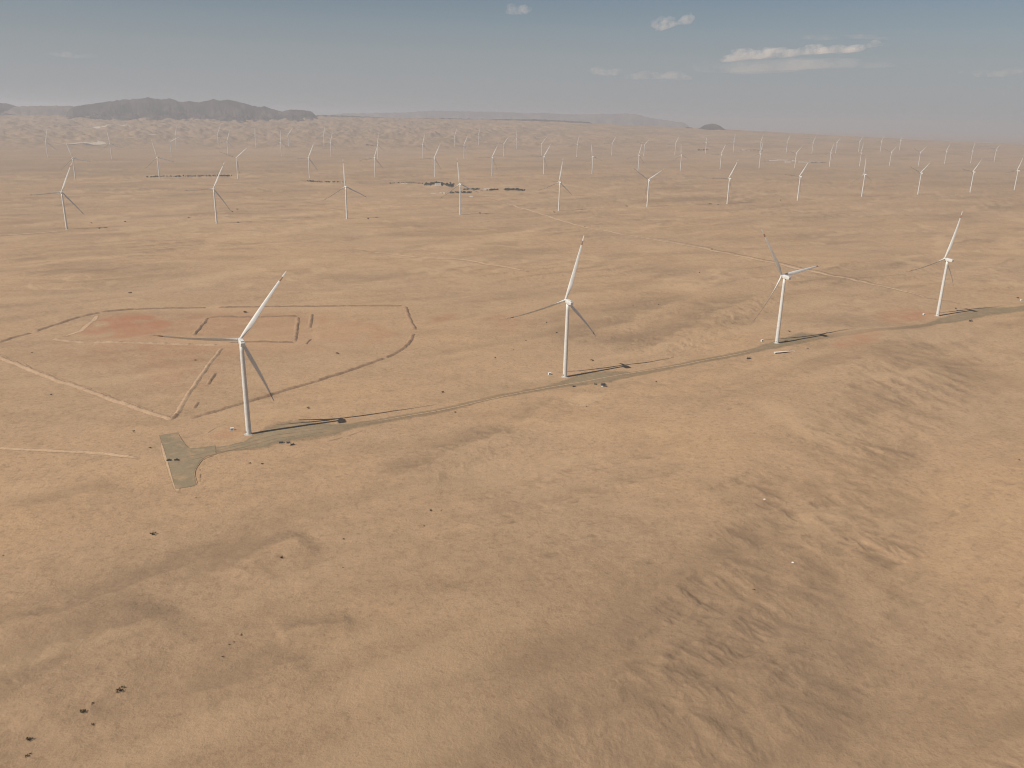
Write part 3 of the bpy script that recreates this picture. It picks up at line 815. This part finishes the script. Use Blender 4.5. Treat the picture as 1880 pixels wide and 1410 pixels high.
me_band = loft([blade_section(s, 0.03) for s in np.linspace(0.855, 0.915, 5)])
for me_, mt_ in ((me_tower, M_white), (me_found, M_conc), (me_door, M_door), (me_nac, M_white), (me_cool, M_white), (me_neck, M_white), (me_spin, M_white), (me_blade, M_white), (me_band, M_band)):
    me_.materials.append(mt_)
for me_ in me_fl: me_.materials.append(M_white)
YAW = R(27)        # about +Z, so the shaft points to azimuth -27 degrees

def turbine(base_px, phase, label, group, full):
    b = at(*base_px)
    e = empty("wind_turbine", b, YAW + R(random.uniform(-3, 3)) * (0 if full else 1))
    tag(e, label, "wind turbine", group)
    tw = obj("tower", me_tower, None, e)
    if full:
        d = obj("door", me_door, None, tw); d.rotation_euler = (0, 0, R(20))
        for f_ in me_fl: obj("flange", f_, None, tw)
        obj("foundation", me_found, None, e)
    rot = Matrix.Rotation(TILT, 4, 'X')
    nz = Matrix.Translation((0, 0, HUBH - 0.4))
    nac = obj("nacelle", me_nac, None, e); nac.matrix_local = nz @ rot
    if full: obj("cooler", me_cool, None, nac)
    hb = obj("hub", me_spin, None, e); hb.matrix_local = nz @ rot
    obj("shaft_neck", me_neck, None, hb) if full else None
    for k in range(3):
        bl = obj("blade", me_blade, None, e)
        bl.matrix_local = nz @ rot @ Matrix.Translation((0, OVER, 0)) @ Matrix.Rotation(R(90 - phase - 120 * k), 4, 'Y')
        obj("tip_band", me_band, None, bl)
    return e

ORD = ["leftmost", "second", "third", "fourth", "fifth", "sixth", "seventh", "eighth", "ninth", "tenth", "eleventh", "twelfth", "thirteenth", "fourteenth", "fifteenth", "sixteenth", "seventeenth", "eighteenth", "nineteenth", "twentieth", "twenty-first", "twenty-second", "twenty-third", "twenty-fourth", "twenty-fifth", "twenty-sixth"]
def nth(i): return "leftmost" if i == 0 else ORD[i] + " from the left"
near = [((457, 797), 56, "nearest and largest white wind turbine, beside the T-shaped gravel pad"), ((1037, 692), 78, "second nearest white wind turbine, above the pale spoil crescent"), ((1426, 630), 9, "near white wind turbine with one blade pointing right, long blade lying at its foot"), ((1721, 580), 78, "fourth near white wind turbine, rightmost of the near row")]
for bpx, ph, lab in near: turbine(bpx, ph, lab, "wind turbines of the near row", True)
row2 = [(123, 421), (398, 410), (637, 402), (845, 394), (1026, 387), (1188, 380), (1335, 374), (1464, 368), (1582, 361), (1685, 357), (1781, 353), (1862, 349)]
ph2 = [69, 67, 96, 100, 85, 31, 64, 58, 97, 42, 53, 72]
for i, (b_, p_) in enumerate(zip(row2, ph2)): turbine(b_, p_, "white wind turbine, %s in the second row from the front" % nth(i), "wind turbines of the second row", True)
row3 = [(139, 331), (293, 328), (437, 328), (568.5, 327), (689, 325.5), (798, 325), (903.5, 323), (998, 320), (1087, 319), (1171.5, 315), (1249, 313), (1322, 311), (1393.6, 309), (1459, 308), (1522.5, 306), (1578, 305), (1633, 304), (1686, 304), (1734, 300.5), (1782, 299), (1825, 297)]
ph3 = [108, 106, 43, 69, 75, 68, 65, 60, 104, 79, 100, 66, 83, 47, 77, 84, 42, 38, 67, 81, 48]
for i, (b_, p_) in enumerate(zip(row3, ph3)): turbine(b_, p_, "small white wind turbine, %s in the third row from the front" % nth(i), "wind turbines of the third row", False)
row4 = [(88, 289, 80), (205.5, 292, 100), (315, 287, 30), (419, 285, 75), (517, 287, 90), (608, 286, 78), (694, 292, 85), (776.6, 290, 80), (852, 291, 68), (925, 287, 55), (994, 286, 50), (1059, 288, 78), (1123, 285, 62), (1182, 287, 45), (1239, 285, 68), (1295, 282, 90), (1346, 280, 85), (1395, 281, 75), (1443.5, 280, 70), (1490.6, 282, 70), (1534, 281, 45), (1576, 279, 50), (1616, 278, 62), (1651, 276, 70)]
for i, (x_, y_, p_) in enumerate(row4): turbine((x_, y_), p_, "tiny hazy wind turbine, %s in the fourth row from the front" % nth(i), "wind turbines of the fourth row", False)
row5 = [(324, 272, 80), (401, 267, 70), (470, 271, 90), (530, 268, 55), (595, 268, 80), (835, 270, 75), (879, 266, 80), (948, 274, 95)]
for i, (x_, y_, p_) in enumerate(row5): turbine((x_, y_), p_, "faintest distant wind turbine, %s in the far scattered row below the badlands" % nth(i), "wind turbines of the far scattered row", False)

# ------------------------------------------------------------------ things at the turbine feet
def place(px, py, dz=0.0):
    b = at(px, py); return (b[0], b[1], b[2] + dz)

k_wall = box_me("wall", 0, 0, 1.55, 3.6, 2.6, 2.5, bev=0.03); k_wall.materials.append(M_kiosk)
k_roof = box_me("roof", 0, 0, 2.9, 4.0, 3.0, 0.2, bev=0.03); k_roof.materials.append(M_kiosk)
k_base = box_me("plinth", 0, 0, 0.0, 4.3, 3.3, 0.6); k_base.materials.append(M_conc)
k_door = box_me("door", 0, 0, 1.5, 0.9, 0.06, 2.0); k_door.materials.append(M_door)
for (x_, y_), rz, lab in [((426, 790), 20, "white transformer kiosk left of the nearest turbine's foot"), ((1009, 688), 20, "white transformer kiosk left of the second turbine's foot"), ((1399, 627), 20, "white transformer kiosk left of the third near turbine's foot"), ((1696, 578), 20, "white transformer kiosk left of the fourth near turbine's foot"), ((1875, 552), 15, "white transformer kiosk at the right frame edge")]:
    e = tag(empty("transformer_kiosk", place(x_, y_), R(rz)), lab, "kiosk", "transformer kiosks beside the near turbines")
    obj("wall", k_wall, None, e); obj("roof", k_roof, None, e); obj("plinth", k_base, None, e)
    for sx in (-0.9, 0.3):
        d = obj("door", k_door, None, e); d.location = (sx, -1.32, 0)

def cradle(px, py, rz, lab, s=1.0, mat=None):
    mat = mat or M_steel
    e = tag(empty("blade_cradle", place(px, py), R(rz)), lab, "steel frame", "steel blade cradles along the access road")
    e.scale = (s, s, s)
    for sy in (-1.3, 1.3):
        obj("skid", box_me("skid", 0, sy, 0.15, 6.0, 0.35, 0.3), mat, e)
    for sx in (-2.0, 2.0):
        obj("post", join_me("post", [box_bm(sx, -1.3, 1.5, 0.3, 0.3, 2.6), box_bm(sx, 1.3, 1.5, 0.3, 0.3, 2.6), box_bm(sx, 0, 2.5, 0.28, 2.3, 0.3)]), mat, e)
    for sx in (-2.7, 2.7):
        obj("crossbar", box_me("crossbar", sx, 0, 0.42, 0.3, 3.0, 0.25), mat, e)
    obj("saddle", join_me("saddle", [box_bm(0, -0.9, 1.0, 3.6, 0.25, 1.2), box_bm(0, 0.9, 1.0, 3.6, 0.25, 1.2)]), mat, e)
    return e
cradle(1375, 659, 15, "dark steel cradle with two posts by the road before the third near turbine", 1.15)
cradle(1782, 590, 20, "dark steel cradle below the fourth near turbine's shadow", 1.2)
cradle(537, 817, 25, "dark steel cradle, rightmost of the gear at the nearest crane pad", 0.85)
cradle(529, 813, 70, "blue-grey steel cradle among the gear at the nearest crane pad", 0.75, M_bluesteel)
cradle(1443, 627.5, 30, "dark steel cradle on the crane pad of the third near turbine", 0.9)
cradle(1054, 710, 10, "dark low steel cradle beside the road below the second turbine", 0.75)
cradle(1758, 571, 25, "small dark steel frame on the fourth near turbine's shadow", 0.7)

def container(px, py, rz, size, mat, lab, name="steel_container"):
    e = tag(empty(name, place(px, py), R(rz)), lab, "container", "containers at the crane pads")
    L, W_, H_ = size
    obj("shell", box_me("shell", 0, 0, H_ / 2 + 0.1, L, W_, H_, bev=0.04), mat, e)
    n = max(4, int(L / 0.6))
    bms = [box_bm(-L / 2 + (i + 0.5) * L / n, s * (W_ / 2 + 0.03), H_ / 2 + 0.1, L / n * 0.5, 0.07, H_ * 0.86) for i in range(n) for s in (-1, 1)]
    obj("corrugation", join_me("corrugation", bms), mat, e)
    obj("door", join_me("door", [box_bm(L / 2 + 0.04, s * W_ * 0.25, H_ / 2 + 0.1, 0.08, W_ * 0.44, H_ * 0.88) for s in (-1, 1)]), mat, e)
    return e
container(516, 813.5, 15, (4.2, 2.3, 2.0), M_bluesteel, "blue-grey container, leftmost of the gear at the nearest crane pad")
container(1107, 707, 20, (6.0, 2.5, 2.6), M_bluesteel, "blue-grey container beside the second turbine's crane pad")
container(1111, 709.5, -15, (5.0, 2.3, 1.2), M_steel, "low dark crate touching the blue-grey container by the second turbine")
container(1093, 706, -20, (3.4, 1.8, 1.5), M_green, "small olive green crate left of the blue-grey container")
container(1105.5, 710.5, 10, (2.2, 1.2, 0.7), M_kiosk, "small white box lying before the blue-grey container")

# a spare blade lying on trestles along the road
bp0, bp1 = at(1420, 650), at(1520, 637)
dv = bp1 - bp0
e = tag(empty("turbine_blade", (bp0[0], bp0[1], bp0[2] + 1.9), 0), "long white spare turbine blade lying beside the road", "turbine blade")
Lb = np.linalg.norm(dv)
sb = obj("shell", me_blade.copy(), None, e)
zz = Vector((dv[0], dv[1], dv[2])).normalized(); up = Vector((0, 0, 1)); xx = zz.cross(up).normalized(); yy = zz.cross(xx).normalized()
mm = Matrix((( xx[0], yy[0], zz[0]), (xx[1], yy[1], zz[1]), (xx[2], yy[2], zz[2]))).to_4x4()
sb.matrix_local = mm @ Matrix.Rotation(R(28), 4, 'Z') @ Matrix.Scale(min(1.0, Lb / 91.0), 4)
for f_ in (0.04, 0.3, 0.62):
    q = bp0 + dv * f_
    t_ = tag(empty("trestle", (q[0], q[1], float(hz(q[0], q[1]))), math.atan2(dv[1], dv[0])), ["dark trestle under the root of the spare blade", "dark trestle under the middle of the spare blade", "dark trestle under the tip half of the spare blade"][[0.04, 0.3, 0.62].index(f_)], "trestle", "trestles under the spare blade")
    for s in (-1.4, 1.4): obj("leg", join_me("leg", [box_bm(-0.8, s, 0.6, 0.25, 0.25, 1.3), box_bm(0.8, s, 0.6, 0.25, 0.25, 1.3)]), M_steel, t_)
    obj("beam", box_me("beam", 0, 0, 0.95, 0.4, 3.4, 0.3), M_steel, t_)

def car(px, py, rz, lab):
    e = tag(empty("parked_pickup", place(px, py, 0.3), R(rz)), lab, "pickup", "pickups on the gravel pad")
    bm = bmesh.new()
    prof = [(-2.5, 0.35), (2.5, 0.35), (2.55, 0.75), (2.4, 1.0), (1.3, 1.08), (0.6, 1.75), (-0.7, 1.78), (-0.9, 1.12), (-2.5, 1.08)]
    vs_ = [[bm.verts.new((x, y, z)) for x, z in prof] for y in (-0.9, 0.9)]
    n = len(prof)
    for i in range(n): bm.faces.new((vs_[0][i], vs_[0][(i + 1) % n], vs_[1][(i + 1) % n], vs_[1][i]))
    bm.faces.new(vs_[0][::-1]); bm.faces.new(vs_[1])
    bmesh.ops.recalc_face_normals(bm, faces=bm.faces[:])
    me = bpy.data.meshes.new("body"); bm.to_mesh(me); bm.free()
    obj("body", me, M_car, e)
    obj("windscreen", join_me("w", [box_bm(1.0, 0, 1.42, 0.05, 1.5, 0.55)]), M_glass, e).rotation_euler = (0, 0, 0)
    for sx in (-1.55, 1.6):
        for sy in (-0.85, 0.85):
            w_ = obj("wheel", loft([[(0.38 * math.cos(a), y, 0.38 * math.sin(a)) for a in np.linspace(0, 2 * math.pi, 14, endpoint=False)] for y in (-0.13, 0.13)]), M_tyre, e)
            w_.location = (sx, sy, 0.38)
car(310.5, 846, 8, "dark pickup parked at the outer edge of the gravel pad")
car(324.5, 845.5, 4, "dark pickup parked towards the middle of the gravel pad")

# ------------------------------------------------------------------ shrubs
def shrub_meshes(seed, n=420):
    rg = random.Random(seed)
    bm = bmesh.new()
    clumps = [(rg.uniform(-0.7, 0.7), rg.uniform(-0.7, 0.7), rg.uniform(0.35, 0.8), rg.uniform(0.22, 0.42)) for _ in range(9)]
    for _ in range(n):
        cx_, cy_, cz_, cr = rg.choice(clumps)
        v = Vector((rg.gauss(0, 1), rg.gauss(0, 1), rg.gauss(0, 0.8))).normalized() * cr * rg.uniform(0.5, 1.0)
        p = Vector((cx_, cy_, max(0.06, cz_ + v.z * 0.8))) + Vector((v.x, v.y, 0))
        a = Vector((rg.gauss(0, 1), rg.gauss(0, 1), rg.gauss(0, 1))).normalized(); b = a.orthogonal().normalized()
        s = rg.uniform(0.03, 0.075)
        q = [bm.verts.new(p + a * s * 1.6), bm.verts.new(p + b * s), bm.verts.new(p - a * s * 1.6), bm.verts.new(p - b * s)]
        bm.faces.new(q)
    cr_me = bpy.data.meshes.new("crown"); bm.to_mesh(cr_me); bm.free(); cr_me.materials.append(M_leaf)
    bms = bmesh.new()
    for cx_, cy_, cz_, cr in clumps[:6]:
        p0 = Vector((rg.uniform(-.06, .06), rg.uniform(-.06, .06), -0.1)); p1 = Vector((cx_, cy_, cz_))
        mid = p0.lerp(p1, 0.5) + Vector((0, 0, 0.12)); prev = None
        for p, w_ in ((p0, 0.05), (mid, 0.033), (p1, 0.012)):
            ring = [bms.verts.new(p + Vector((w_ * math.cos(a), w_ * math.sin(a), 0))) for a in (0, 1.57, 3.14, 4.71)]
            if prev:
                for j in range(4): bms.faces.new((prev[j], prev[(j + 1) % 4], ring[(j + 1) % 4], ring[j]))
            prev = ring
    tr_me = bpy.data.meshes.new("trunk"); bms.to_mesh(tr_me); bms.free(); tr_me.materials.append(M_bark)
    return cr_me, tr_me
SHR = [shrub_meshes(s) for s in (1, 2, 3, 4)]
# position on the photo, width in metres, label
SH = [
    (281, 981, 5.6, "large dark shrub alone below the gravel pad"), (221, 1268, 6.0, "largest dark shrub in the lower left corner area"),
    (517.5, 1025, 3.6, "dark shrub below the gullied bank in the lower left"), (631, 990, 2.4, "small shrub in the sand left of the centre"), (630, 1042, 1.6, "tiny shrub below another in the sand left of the centre"),
    (443, 1166, 2.2, "topmost of four tiny shrubs strung down the lower left"), (430, 1179, 1.4, "second of four tiny shrubs strung down the lower left"), (421.6, 1184, 1.6, "third of four tiny shrubs strung down the lower left"), (409, 1206, 1.7, "lowest of four tiny shrubs strung down the lower left"),
    (170, 1292, 2.0, "tiny upright shrub just above a wider one, lower left"), (152, 1308, 4.2, "wide flat shrub below the largest one, lower left"), (170, 1331, 2.4, "small shrub under the wide flat one, lower left"),
    (55, 1358, 4.2, "upper of two dark shrubs near the lower left corner"), (52, 1388, 3.8, "lower of two dark shrubs near the lower left corner"), (360, 914, 1.6, "tiny shrub just below the gravel pad"), (6, 1020, 1.4, "tiny shrub at the left frame edge"),
    (791.6, 938, 3.6, "dark round shrub alone in the sand at the centre"), (811, 937, 1.6, "tiny shrub right of the dark round one at the centre"), (779, 966, 2.0, "small shrub under the dark round one at the centre"), (716, 985, 1.2, "tiny shrub lower left of the centre sand"),
    (1872, 845, 2.8, "small shrub at the right frame edge"), (1384, 1083, 2.2, "small shrub below the rilled slope on the right"),
    (566, 750, 5.6, "dark shrub above the shadow of the nearest turbine"), (812.5, 720.5, 4.0, "shrub above the road between the first two turbines"), (836, 757.5, 3.0, "shrub just below the road between the first two turbines"),
    (458.6, 851, 2.6, "left of two small shrubs below the nearest turbine"), (481.6, 852, 3.0, "right of two small shrubs below the nearest turbine"),
    (275.6, 823, 3.4, "small shrub left of the gravel pad"), (245, 792, 3.6, "shrub between the long pale bank and the gravel pad"), (239, 538.5, 7.0, "dark shrub above the red soil patch"), (449.5, 574, 9.0, "wide dark shrub above the small rectangle bank"), (59, 648, 4.0, "shrub inside the left end of the enclosure"), (93.6, 725, 3.5, "shrub below the long pale bank on the left"), (359, 662, 4.0, "shrub inside the enclosure left of the pale inner bank"), (620, 650, 6.5, "wide low shrub inside the enclosure above the dark bank"),
    (1022, 611.5, 3.6, "shrub left of the second turbine's tower"), (966, 626, 3.0, "upper of three shrubs scattered left of the second turbine"), (943, 643, 3.2, "middle of three shrubs scattered left of the second turbine"), (909, 657.5, 3.4, "lowest of three shrubs scattered left of the second turbine"), (1087, 663, 6.0, "dark shrub right of the second turbine's foot"),
    (1162.5, 561, 3.6, "left of two shrubs right of the second turbine's hub"), (1209, 559.5, 3.6, "right of two shrubs right of the second turbine's hub"), (1284, 501, 4.0, "lone shrub in the plain between the second and third turbines"), (1306.6, 458.5, 6.5, "dark shrub beside the straight dirt track"), (1074, 417, 6.0, "shrub above the upper end of the straight dirt track"), (1003, 592.5, 4.0, "shrub under the left blade of the second turbine"),
    (1205, 701.5, 4.0, "shrub below the road right of the second turbine"), (1076.5, 746.5, 2.6, "tiny shrub below the pale spoil crescent"),
    (1449, 609, 5.0, "dark shrub right of the third near turbine's tower"), (1754.5, 567.5, 6.0, "dark shrub above the fourth near turbine's shadow"), (1868, 547.5, 6.5, "dark shrub next to the kiosk at the right frame edge"),
    (436, 385, 9.0, "dark shrub right of the second middle turbine, upper of a pair"), (427, 389, 9.0, "dark shrub right of the second middle turbine, lower of a pair"), (347, 400, 9.0, "dark shrub left of the second middle turbine"), (230, 407.5, 8.0, "dark shrub midway between the two leftmost second-row turbines"), (168, 410, 8.0, "dark shrub right of the leftmost second-row turbine"), (182, 420, 12.0, "wide dark leafy clump standing in for blade shadows right of the leftmost second-row turbine's foot"),  # last clump is added in place of turbine blade shadows
    (1150, 379, 14.0, "dark thicket left of the sixth second-row turbine"), (1304, 375, 16.0, "larger dark thicket left of the seventh second-row turbine"), (1318, 376, 11.0, "smaller dark thicket left of the seventh second-row turbine"), (1432, 368, 12.0, "dark thicket left of the eighth second-row turbine"), (437, 409, 13.0, "dark thicket on the ground right of the second second-row turbine"), (676, 402, 10.0, "dark thicket right of the third second-row turbine's foot"), (881, 392, 12.0, "dark thicket right of the fourth second-row turbine's foot"),
    (1018, 390, 10.0, "dark thicket left of the fifth second-row turbine's foot"),
]
for i, (x_, y_, w_, lab) in enumerate(SH):
    rg = random.Random(i * 7 + 3)
    e = tag(empty("desert_shrub", place(x_, y_, -0.02), rg.uniform(0, 6.28)), lab, "shrub", "scattered desert shrubs")
    s = w_ / 2.0
    e.scale = (s, s * rg.uniform(0.75, 1.1), min(s * rg.uniform(0.7, 1.0), 4.0))
    c_, t_ = SHR[i % 4]
    obj("crown", c_, None, e); obj("trunk", t_, None, e)

rk = bmesh.new(); bmesh.ops.create_icosphere(rk, subdivisions=2, radius=1.0)
for v in rk.verts: v.co *= 1 + 0.25 * float(pnoise(v.co.x * 1.7 + 3, v.co.y * 1.7 + v.co.z * 2.1, 5))
for v in rk.verts: v.co.z *= 0.65
rk_me = bpy.data.meshes.new("white_rock"); rk.to_mesh(rk_me); rk.free(); rk_me.materials.append(M_stone)
for (x_, y_, s, lab) in [(1403.6, 917, 0.9, "white boulder on the rilled slope, upper of two"), (1455.5, 1033, 0.9, "white boulder on the rilled slope, lower of two")]:
    o = tag(obj("boulder", rk_me), lab, "boulder", "white boulders on the slope")
    o.location = place(x_, y_, 0.25); o.scale = (s * 1.3, s, s)

# ------------------------------------------------------------------ far villages
def house(px, py, size, rz, mat, lab):
    L, W_, H_ = size
    e = tag(empty("flat_roofed_building", place(px, py, -0.5), R(rz)), lab, "building", "flat-roofed buildings on the plain")
    obj("wall", box_me("wall", 0, 0, H_ / 2, L, W_, H_), mat, e)
    obj("parapet", join_me("parapet", [box_bm(0, s * (W_ / 2 - 0.15), H_ + 0.35, L, 0.3, 0.7) for s in (-1, 1)] + [box_bm(s * (L / 2 - 0.15), 0, H_ + 0.35, 0.3, W_ - 0.6, 0.7) for s in (-1, 1)]), mat, e)
    obj("roof", box_me("roof", 0, 0, H_ + 0.06, L - 0.6, W_ - 0.6, 0.12), M_roof, e)
    n = max(2, int(L / 5))
    for i in range(min(n, 5)):
        obj("window", box_me("window", -L / 2 + (i + 0.5) * L / min(n, 5), -W_ / 2 - 0.02, H_ * 0.6, 1.4, 0.1, 1.2), M_glass, e)
    obj("door", box_me("door", L * 0.04, -W_ / 2 - 0.03, 1.6, 1.4, 0.12, 2.4), M_door, e)
    return e
HS = [
    (804, 341, (30, 16, 11), 12, M_wall, "bright white building among dark trees behind the fourth second-row turbine"),
    (742, 337.5, (34, 14, 4), 8, M_wall, "low pale building at the left end of the village"),
    (796, 356, (18, 10, 4), 5, M_wall, "white building in the lower row of the village, leftmost"), (809, 355.5, (9, 8, 5), 5, M_wall, "small white building in the lower row of the village, middle"), (815, 355.5, (8, 8, 5), 0, M_wall, "small white building in the lower row of the village, rightmost"),
    (865, 362, (13, 9, 4), 0, M_wall, "white building standing apart below the village"), (894, 348.5, (30, 12, 6), 10, M_wall, "long white building at the right part of the village"), (927, 349, (8, 8, 6), 0, M_wall, "small white building at the right end of the village"), (884, 351, (10, 9, 5), 0, M_wall2, "brown building before the long white one in the village"),
    (1420, 295.5, (70, 16, 5), 4, M_wall, "white shed, leftmost of the pale compound far right"), (1436, 294.2, (100, 14, 5), 4, M_wall, "longest white shed at the back of the pale compound"), (1446, 298, (50, 22, 6), 6, M_wall, "white shed in the middle of the pale compound"), (1458, 296, (40, 18, 6), 6, M_wall, "white shed behind a turbine in the pale compound"), (1474, 298, (75, 20, 5), 2, M_wall, "white shed right of the middle of the pale compound"), (1497, 298, (110, 14, 4), 2, M_wall, "low white shed at the right end of the pale compound"),
    (1366, 275.6, (40, 14, 6), 0, M_wall, "white building in the far hamlet below the isolated hill"), (680, 267, (30, 14, 5), 0, M_wall, "white building in the far hamlet behind the third row"),
]
for h_ in HS: house(*h_)

def grove(pts, width, n, hmax, lab, seed):
    """rows of far trees that read as one dark mass"""
    rg = random.Random(seed); V = []; F = []; n = int(n * 1.7); hmax = hmax * 1.35
    pw = [at(*p) for p in pts]
    for _ in range(n):
        i = rg.randrange(len(pw) - 1); f_ = rg.random()
        c = pw[i] * (1 - f_) + pw[i + 1] * f_
        x = c[0] + rg.uniform(-6, 6); y = c[1] + rg.gauss(0, width); z = float(hz(x, y)); h_ = hmax * rg.uniform(0.4, 1.0); w_ = h_ * rg.uniform(0.35, 0.6)
        for k in range(36):
            v = Vector((rg.gauss(0, 1), rg.gauss(0, 1), rg.gauss(0, 1))).normalized() * rg.uniform(0.4, 1.0)
            p = Vector((x + v.x * w_, y + v.y * w_, z + h_ * 0.55 + v.z * h_ * 0.45))
            a = Vector((rg.gauss(0, 1), rg.gauss(0, 1), rg.gauss(0, 1))).normalized(); b = a.orthogonal().normalized(); s = w_ * rg.uniform(0.18, 0.38)
            j = len(V); V += [tuple(p + a * s), tuple(p + b * s), tuple(p - a * s), tuple(p - b * s)]; F.append((j, j + 1, j + 2, j + 3))
        j = len(V); t_ = 0.25
        V += [(x - t_, y, z - 1), (x + t_, y, z - 1), (x + t_, y, z + h_ * 0.6), (x - t_, y, z + h_ * 0.6)]; F.append((j, j + 1, j + 2, j + 3))
    me = raw_mesh("tree_grove", V, F, False)
    return tag(obj("tree_grove", me, M_palm), lab, "trees", kind="stuff")
grove([(268, 326), (300, 324.5), (340, 324.5), (372, 324), (408, 323.5), (425, 323.5)], 14, 90, 7, "dark row of trees at the foot of the second third-row turbine", 1)
grove([(562, 333), (590, 334.5), (632, 335)], 10, 46, 6, "dark row of trees left of the third second-row turbine", 2)
grove([(712, 337), (745, 336), (790, 338.5)], 8, 34, 5, "thin row of trees at the left end of the village", 3)
grove([(780, 340), (800, 338), (820, 340), (832, 342)], 34, 90, 9, "thick dark grove around the bright white village building", 4)
grove([(828, 355), (850, 354), (866, 354.5)], 8, 36, 7, "dark trees in the lower row of the village", 5)
grove([(852, 348.5), (880, 348)], 10, 26, 7, "dark trees between the village groves", 6)
grove([(896, 350), (915, 349)], 8, 24, 7, "dark trees right of the long white village building", 7)
grove([(928, 349.5), (945, 349), (962, 350.5)], 10, 50, 9, "dense dark grove at the right end of the village", 8)
grove([(1280, 276), (1300, 275.5)], 30, 20, 9, "dark trees of the far hamlet, left part", 9)
grove([(1356, 276), (1380, 276.5), (1400, 277)], 25, 36, 8, "dark trees of the far hamlet, right part", 10)
grove([(1486, 299), (1516, 298.5)], 14, 26, 6, "dark trees at the right end of the pale compound", 11)
grove([(670, 268), (692, 267.5)], 20, 18, 9, "dark trees of the hamlet behind the third row", 12)

# ------------------------------------------------------------------ clouds
def cloud_material(name, dens, sx):
    mt = bpy.data.materials.new(name); mt.use_nodes = True
    t = mt.node_tree; t.nodes.clear()
    out = t.nodes.new("ShaderNodeOutputMaterial"); v = t.nodes.new("ShaderNodeVolumePrincipled")
    v.inputs["Color"].default_value = (0.99, 0.985, 0.98, 1)
    v.inputs["Anisotropy"].default_value = 0.2
    v.inputs["Density Attribute"].default_value = ""
    geo = t.nodes.new("ShaderNodeNewGeometry")
    n = noise_n(t, geo.outputs["Position"], sx, 4, 0.6)
    d = math_n(t, 'MULTIPLY', maprange(t, n, 0.40, 0.62), dens)
    t.links.new(d, v.inputs["Density"])
    t.links.new(v.outputs[0], out.inputs["Volume"])
    return mt
def cloud(px, py, wpx, hpx, dist, seed, dens, label, tilt=0.0, lobes=9):
    d = ray(px, py); k = dist / math.hypot(d[0], d[1]); c = np.array([0, 0, CAMH]) + d * k
    mpp = dist / FPX / math.cos(PITCH)
    rx, rz = wpx * mpp / 2, hpx * mpp / 2; ry = rx * 0.55
    rg = random.Random(seed)
    lob = [(rg.uniform(-0.75, 0.75), rg.uniform(-0.5, 0.5), rg.uniform(-0.15, 0.35), rg.uniform(0.22, 0.42)) for _ in range(lobes)]
    bm = bmesh.new(); bmesh.ops.create_icosphere(bm, subdivisions=5, radius=1.0)
    for v in bm.verts:
        n = v.co.normalized(); best = 0.12
        for lx, ly, lz, lr in lob:                # farthest point of the lobes along this direction
            b = n.x * lx + n.y * ly + n.z * lz; q = b * b - (lx * lx + ly * ly + lz * lz - lr * lr)
            if q > 0: best = max(best, b + math.sqrt(q))
        f_ = best * (1 + 0.16 * float(pnoise(n.x * 4 + seed, n.y * 4 + n.z * 5, seed)) + 0.08 * float(pnoise(n.x * 9, n.y * 9 + n.z * 11, seed + 2)))
        p = n * f_
        if p.z < -0.12: p.z = -0.12 + (p.z + 0.12) * 0.3
        v.co = Vector((p.x * rx * 1.15, p.y * ry * 1.15, p.z * rz * 2.2 + p.x * rx * math.tan(tilt)))
    me = bpy.data.meshes.new("cloud"); bm.to_mesh(me); bm.free()
    for p in me.polygons: p.use_smooth = True
    o = obj("cloud", me, cloud_material("cloud_vapour", dens, 2.2 / rx))
    o.location = c; o.rotation_euler = (0, 0, -math.atan2(d[0], d[1]))
    return tag(o, label, "cloud", "small clouds in the sky")
CL = [
    (951, 22, 50, 17, 17000, 3, 0.0025, "small soft cloud at the top centre of the sky", 0.02),
    (1237, 46, 60, 22, 16000, 4, 0.005, "small bright cloud with a raised right end, upper right sky", 0.22),
    (1388, 104, 84, 18, 19000, 5, 0.0045, "bright cloud at the left end of the cloud bank", 0.12),
    (1460, 98, 90, 20, 19000, 6, 0.005, "bright cloud in the middle of the cloud bank", 0.1),
    (1556, 92, 90, 18, 19000, 7, 0.005, "bright cloud at the right end of the cloud bank", 0.06),
    (1480, 122, 270, 26, 21500, 8, 0.0006, "wide thin grey base under the cloud bank", 0.04),
    (1560, 69, 110, 10, 18000, 12, 0.0010, "thin veil of cloud above the cloud bank", 0.0),
    (1120, 134, 60, 16, 20000, 9, 0.0018, "faint low cloud left of the cloud bank", 0.0),
    (1210, 142, 90, 16, 21000, 13, 0.0014, "faint low cloud just left of the grey base", 0.0),
    (1818, 137, 70, 14, 20000, 10, 0.0014, "faint low cloud at the right edge of the sky", 0.03),
    (130, 103, 60, 10, 20000, 11, 0.0008, "very faint cloud wisp in the left sky", 0.0),
]
for a in CL: cloud(*a[:8], tilt=a[8])

# ------------------------------------------------------------------ haze
HB, HT, HX = -330.0, 492.0, 66000.0
HB = float(GZ.min()) - 1.0
bm = bmesh.new(); bmesh.ops.create_cube(bm, size=1.0)
for v in bm.verts: v.co = Vector((v.co.x * 2 * HX, v.co.y * 2 * HX, HB if v.co.z < 0 else HT))
me = bpy.data.meshes.new("haze"); bm.to_mesh(me); bm.free()
mt = bpy.data.materials.new("dusty_air"); mt.use_nodes = True
t = mt.node_tree; t.nodes.clear()
out = t.nodes.new("ShaderNodeOutputMaterial"); v = t.nodes.new("ShaderNodeVolumePrincipled")
v.inputs["Color"].default_value = (0.755, 0.81, 0.885, 1)
v.inputs["Density"].default_value = 6.4e-5
v.inputs["Anisotropy"].default_value = 0.25
v.inputs["Density Attribute"].default_value = ""
t.links.new(v.outputs[0], out.inputs["Volume"])
tag(obj("haze", me, mt), kind="stuff")
print("z range", GZ.min(), GZ.max(), "tris", sum(len(o.data.polygons) * 2 for o in COL.objects if o.type == 'MESH'))
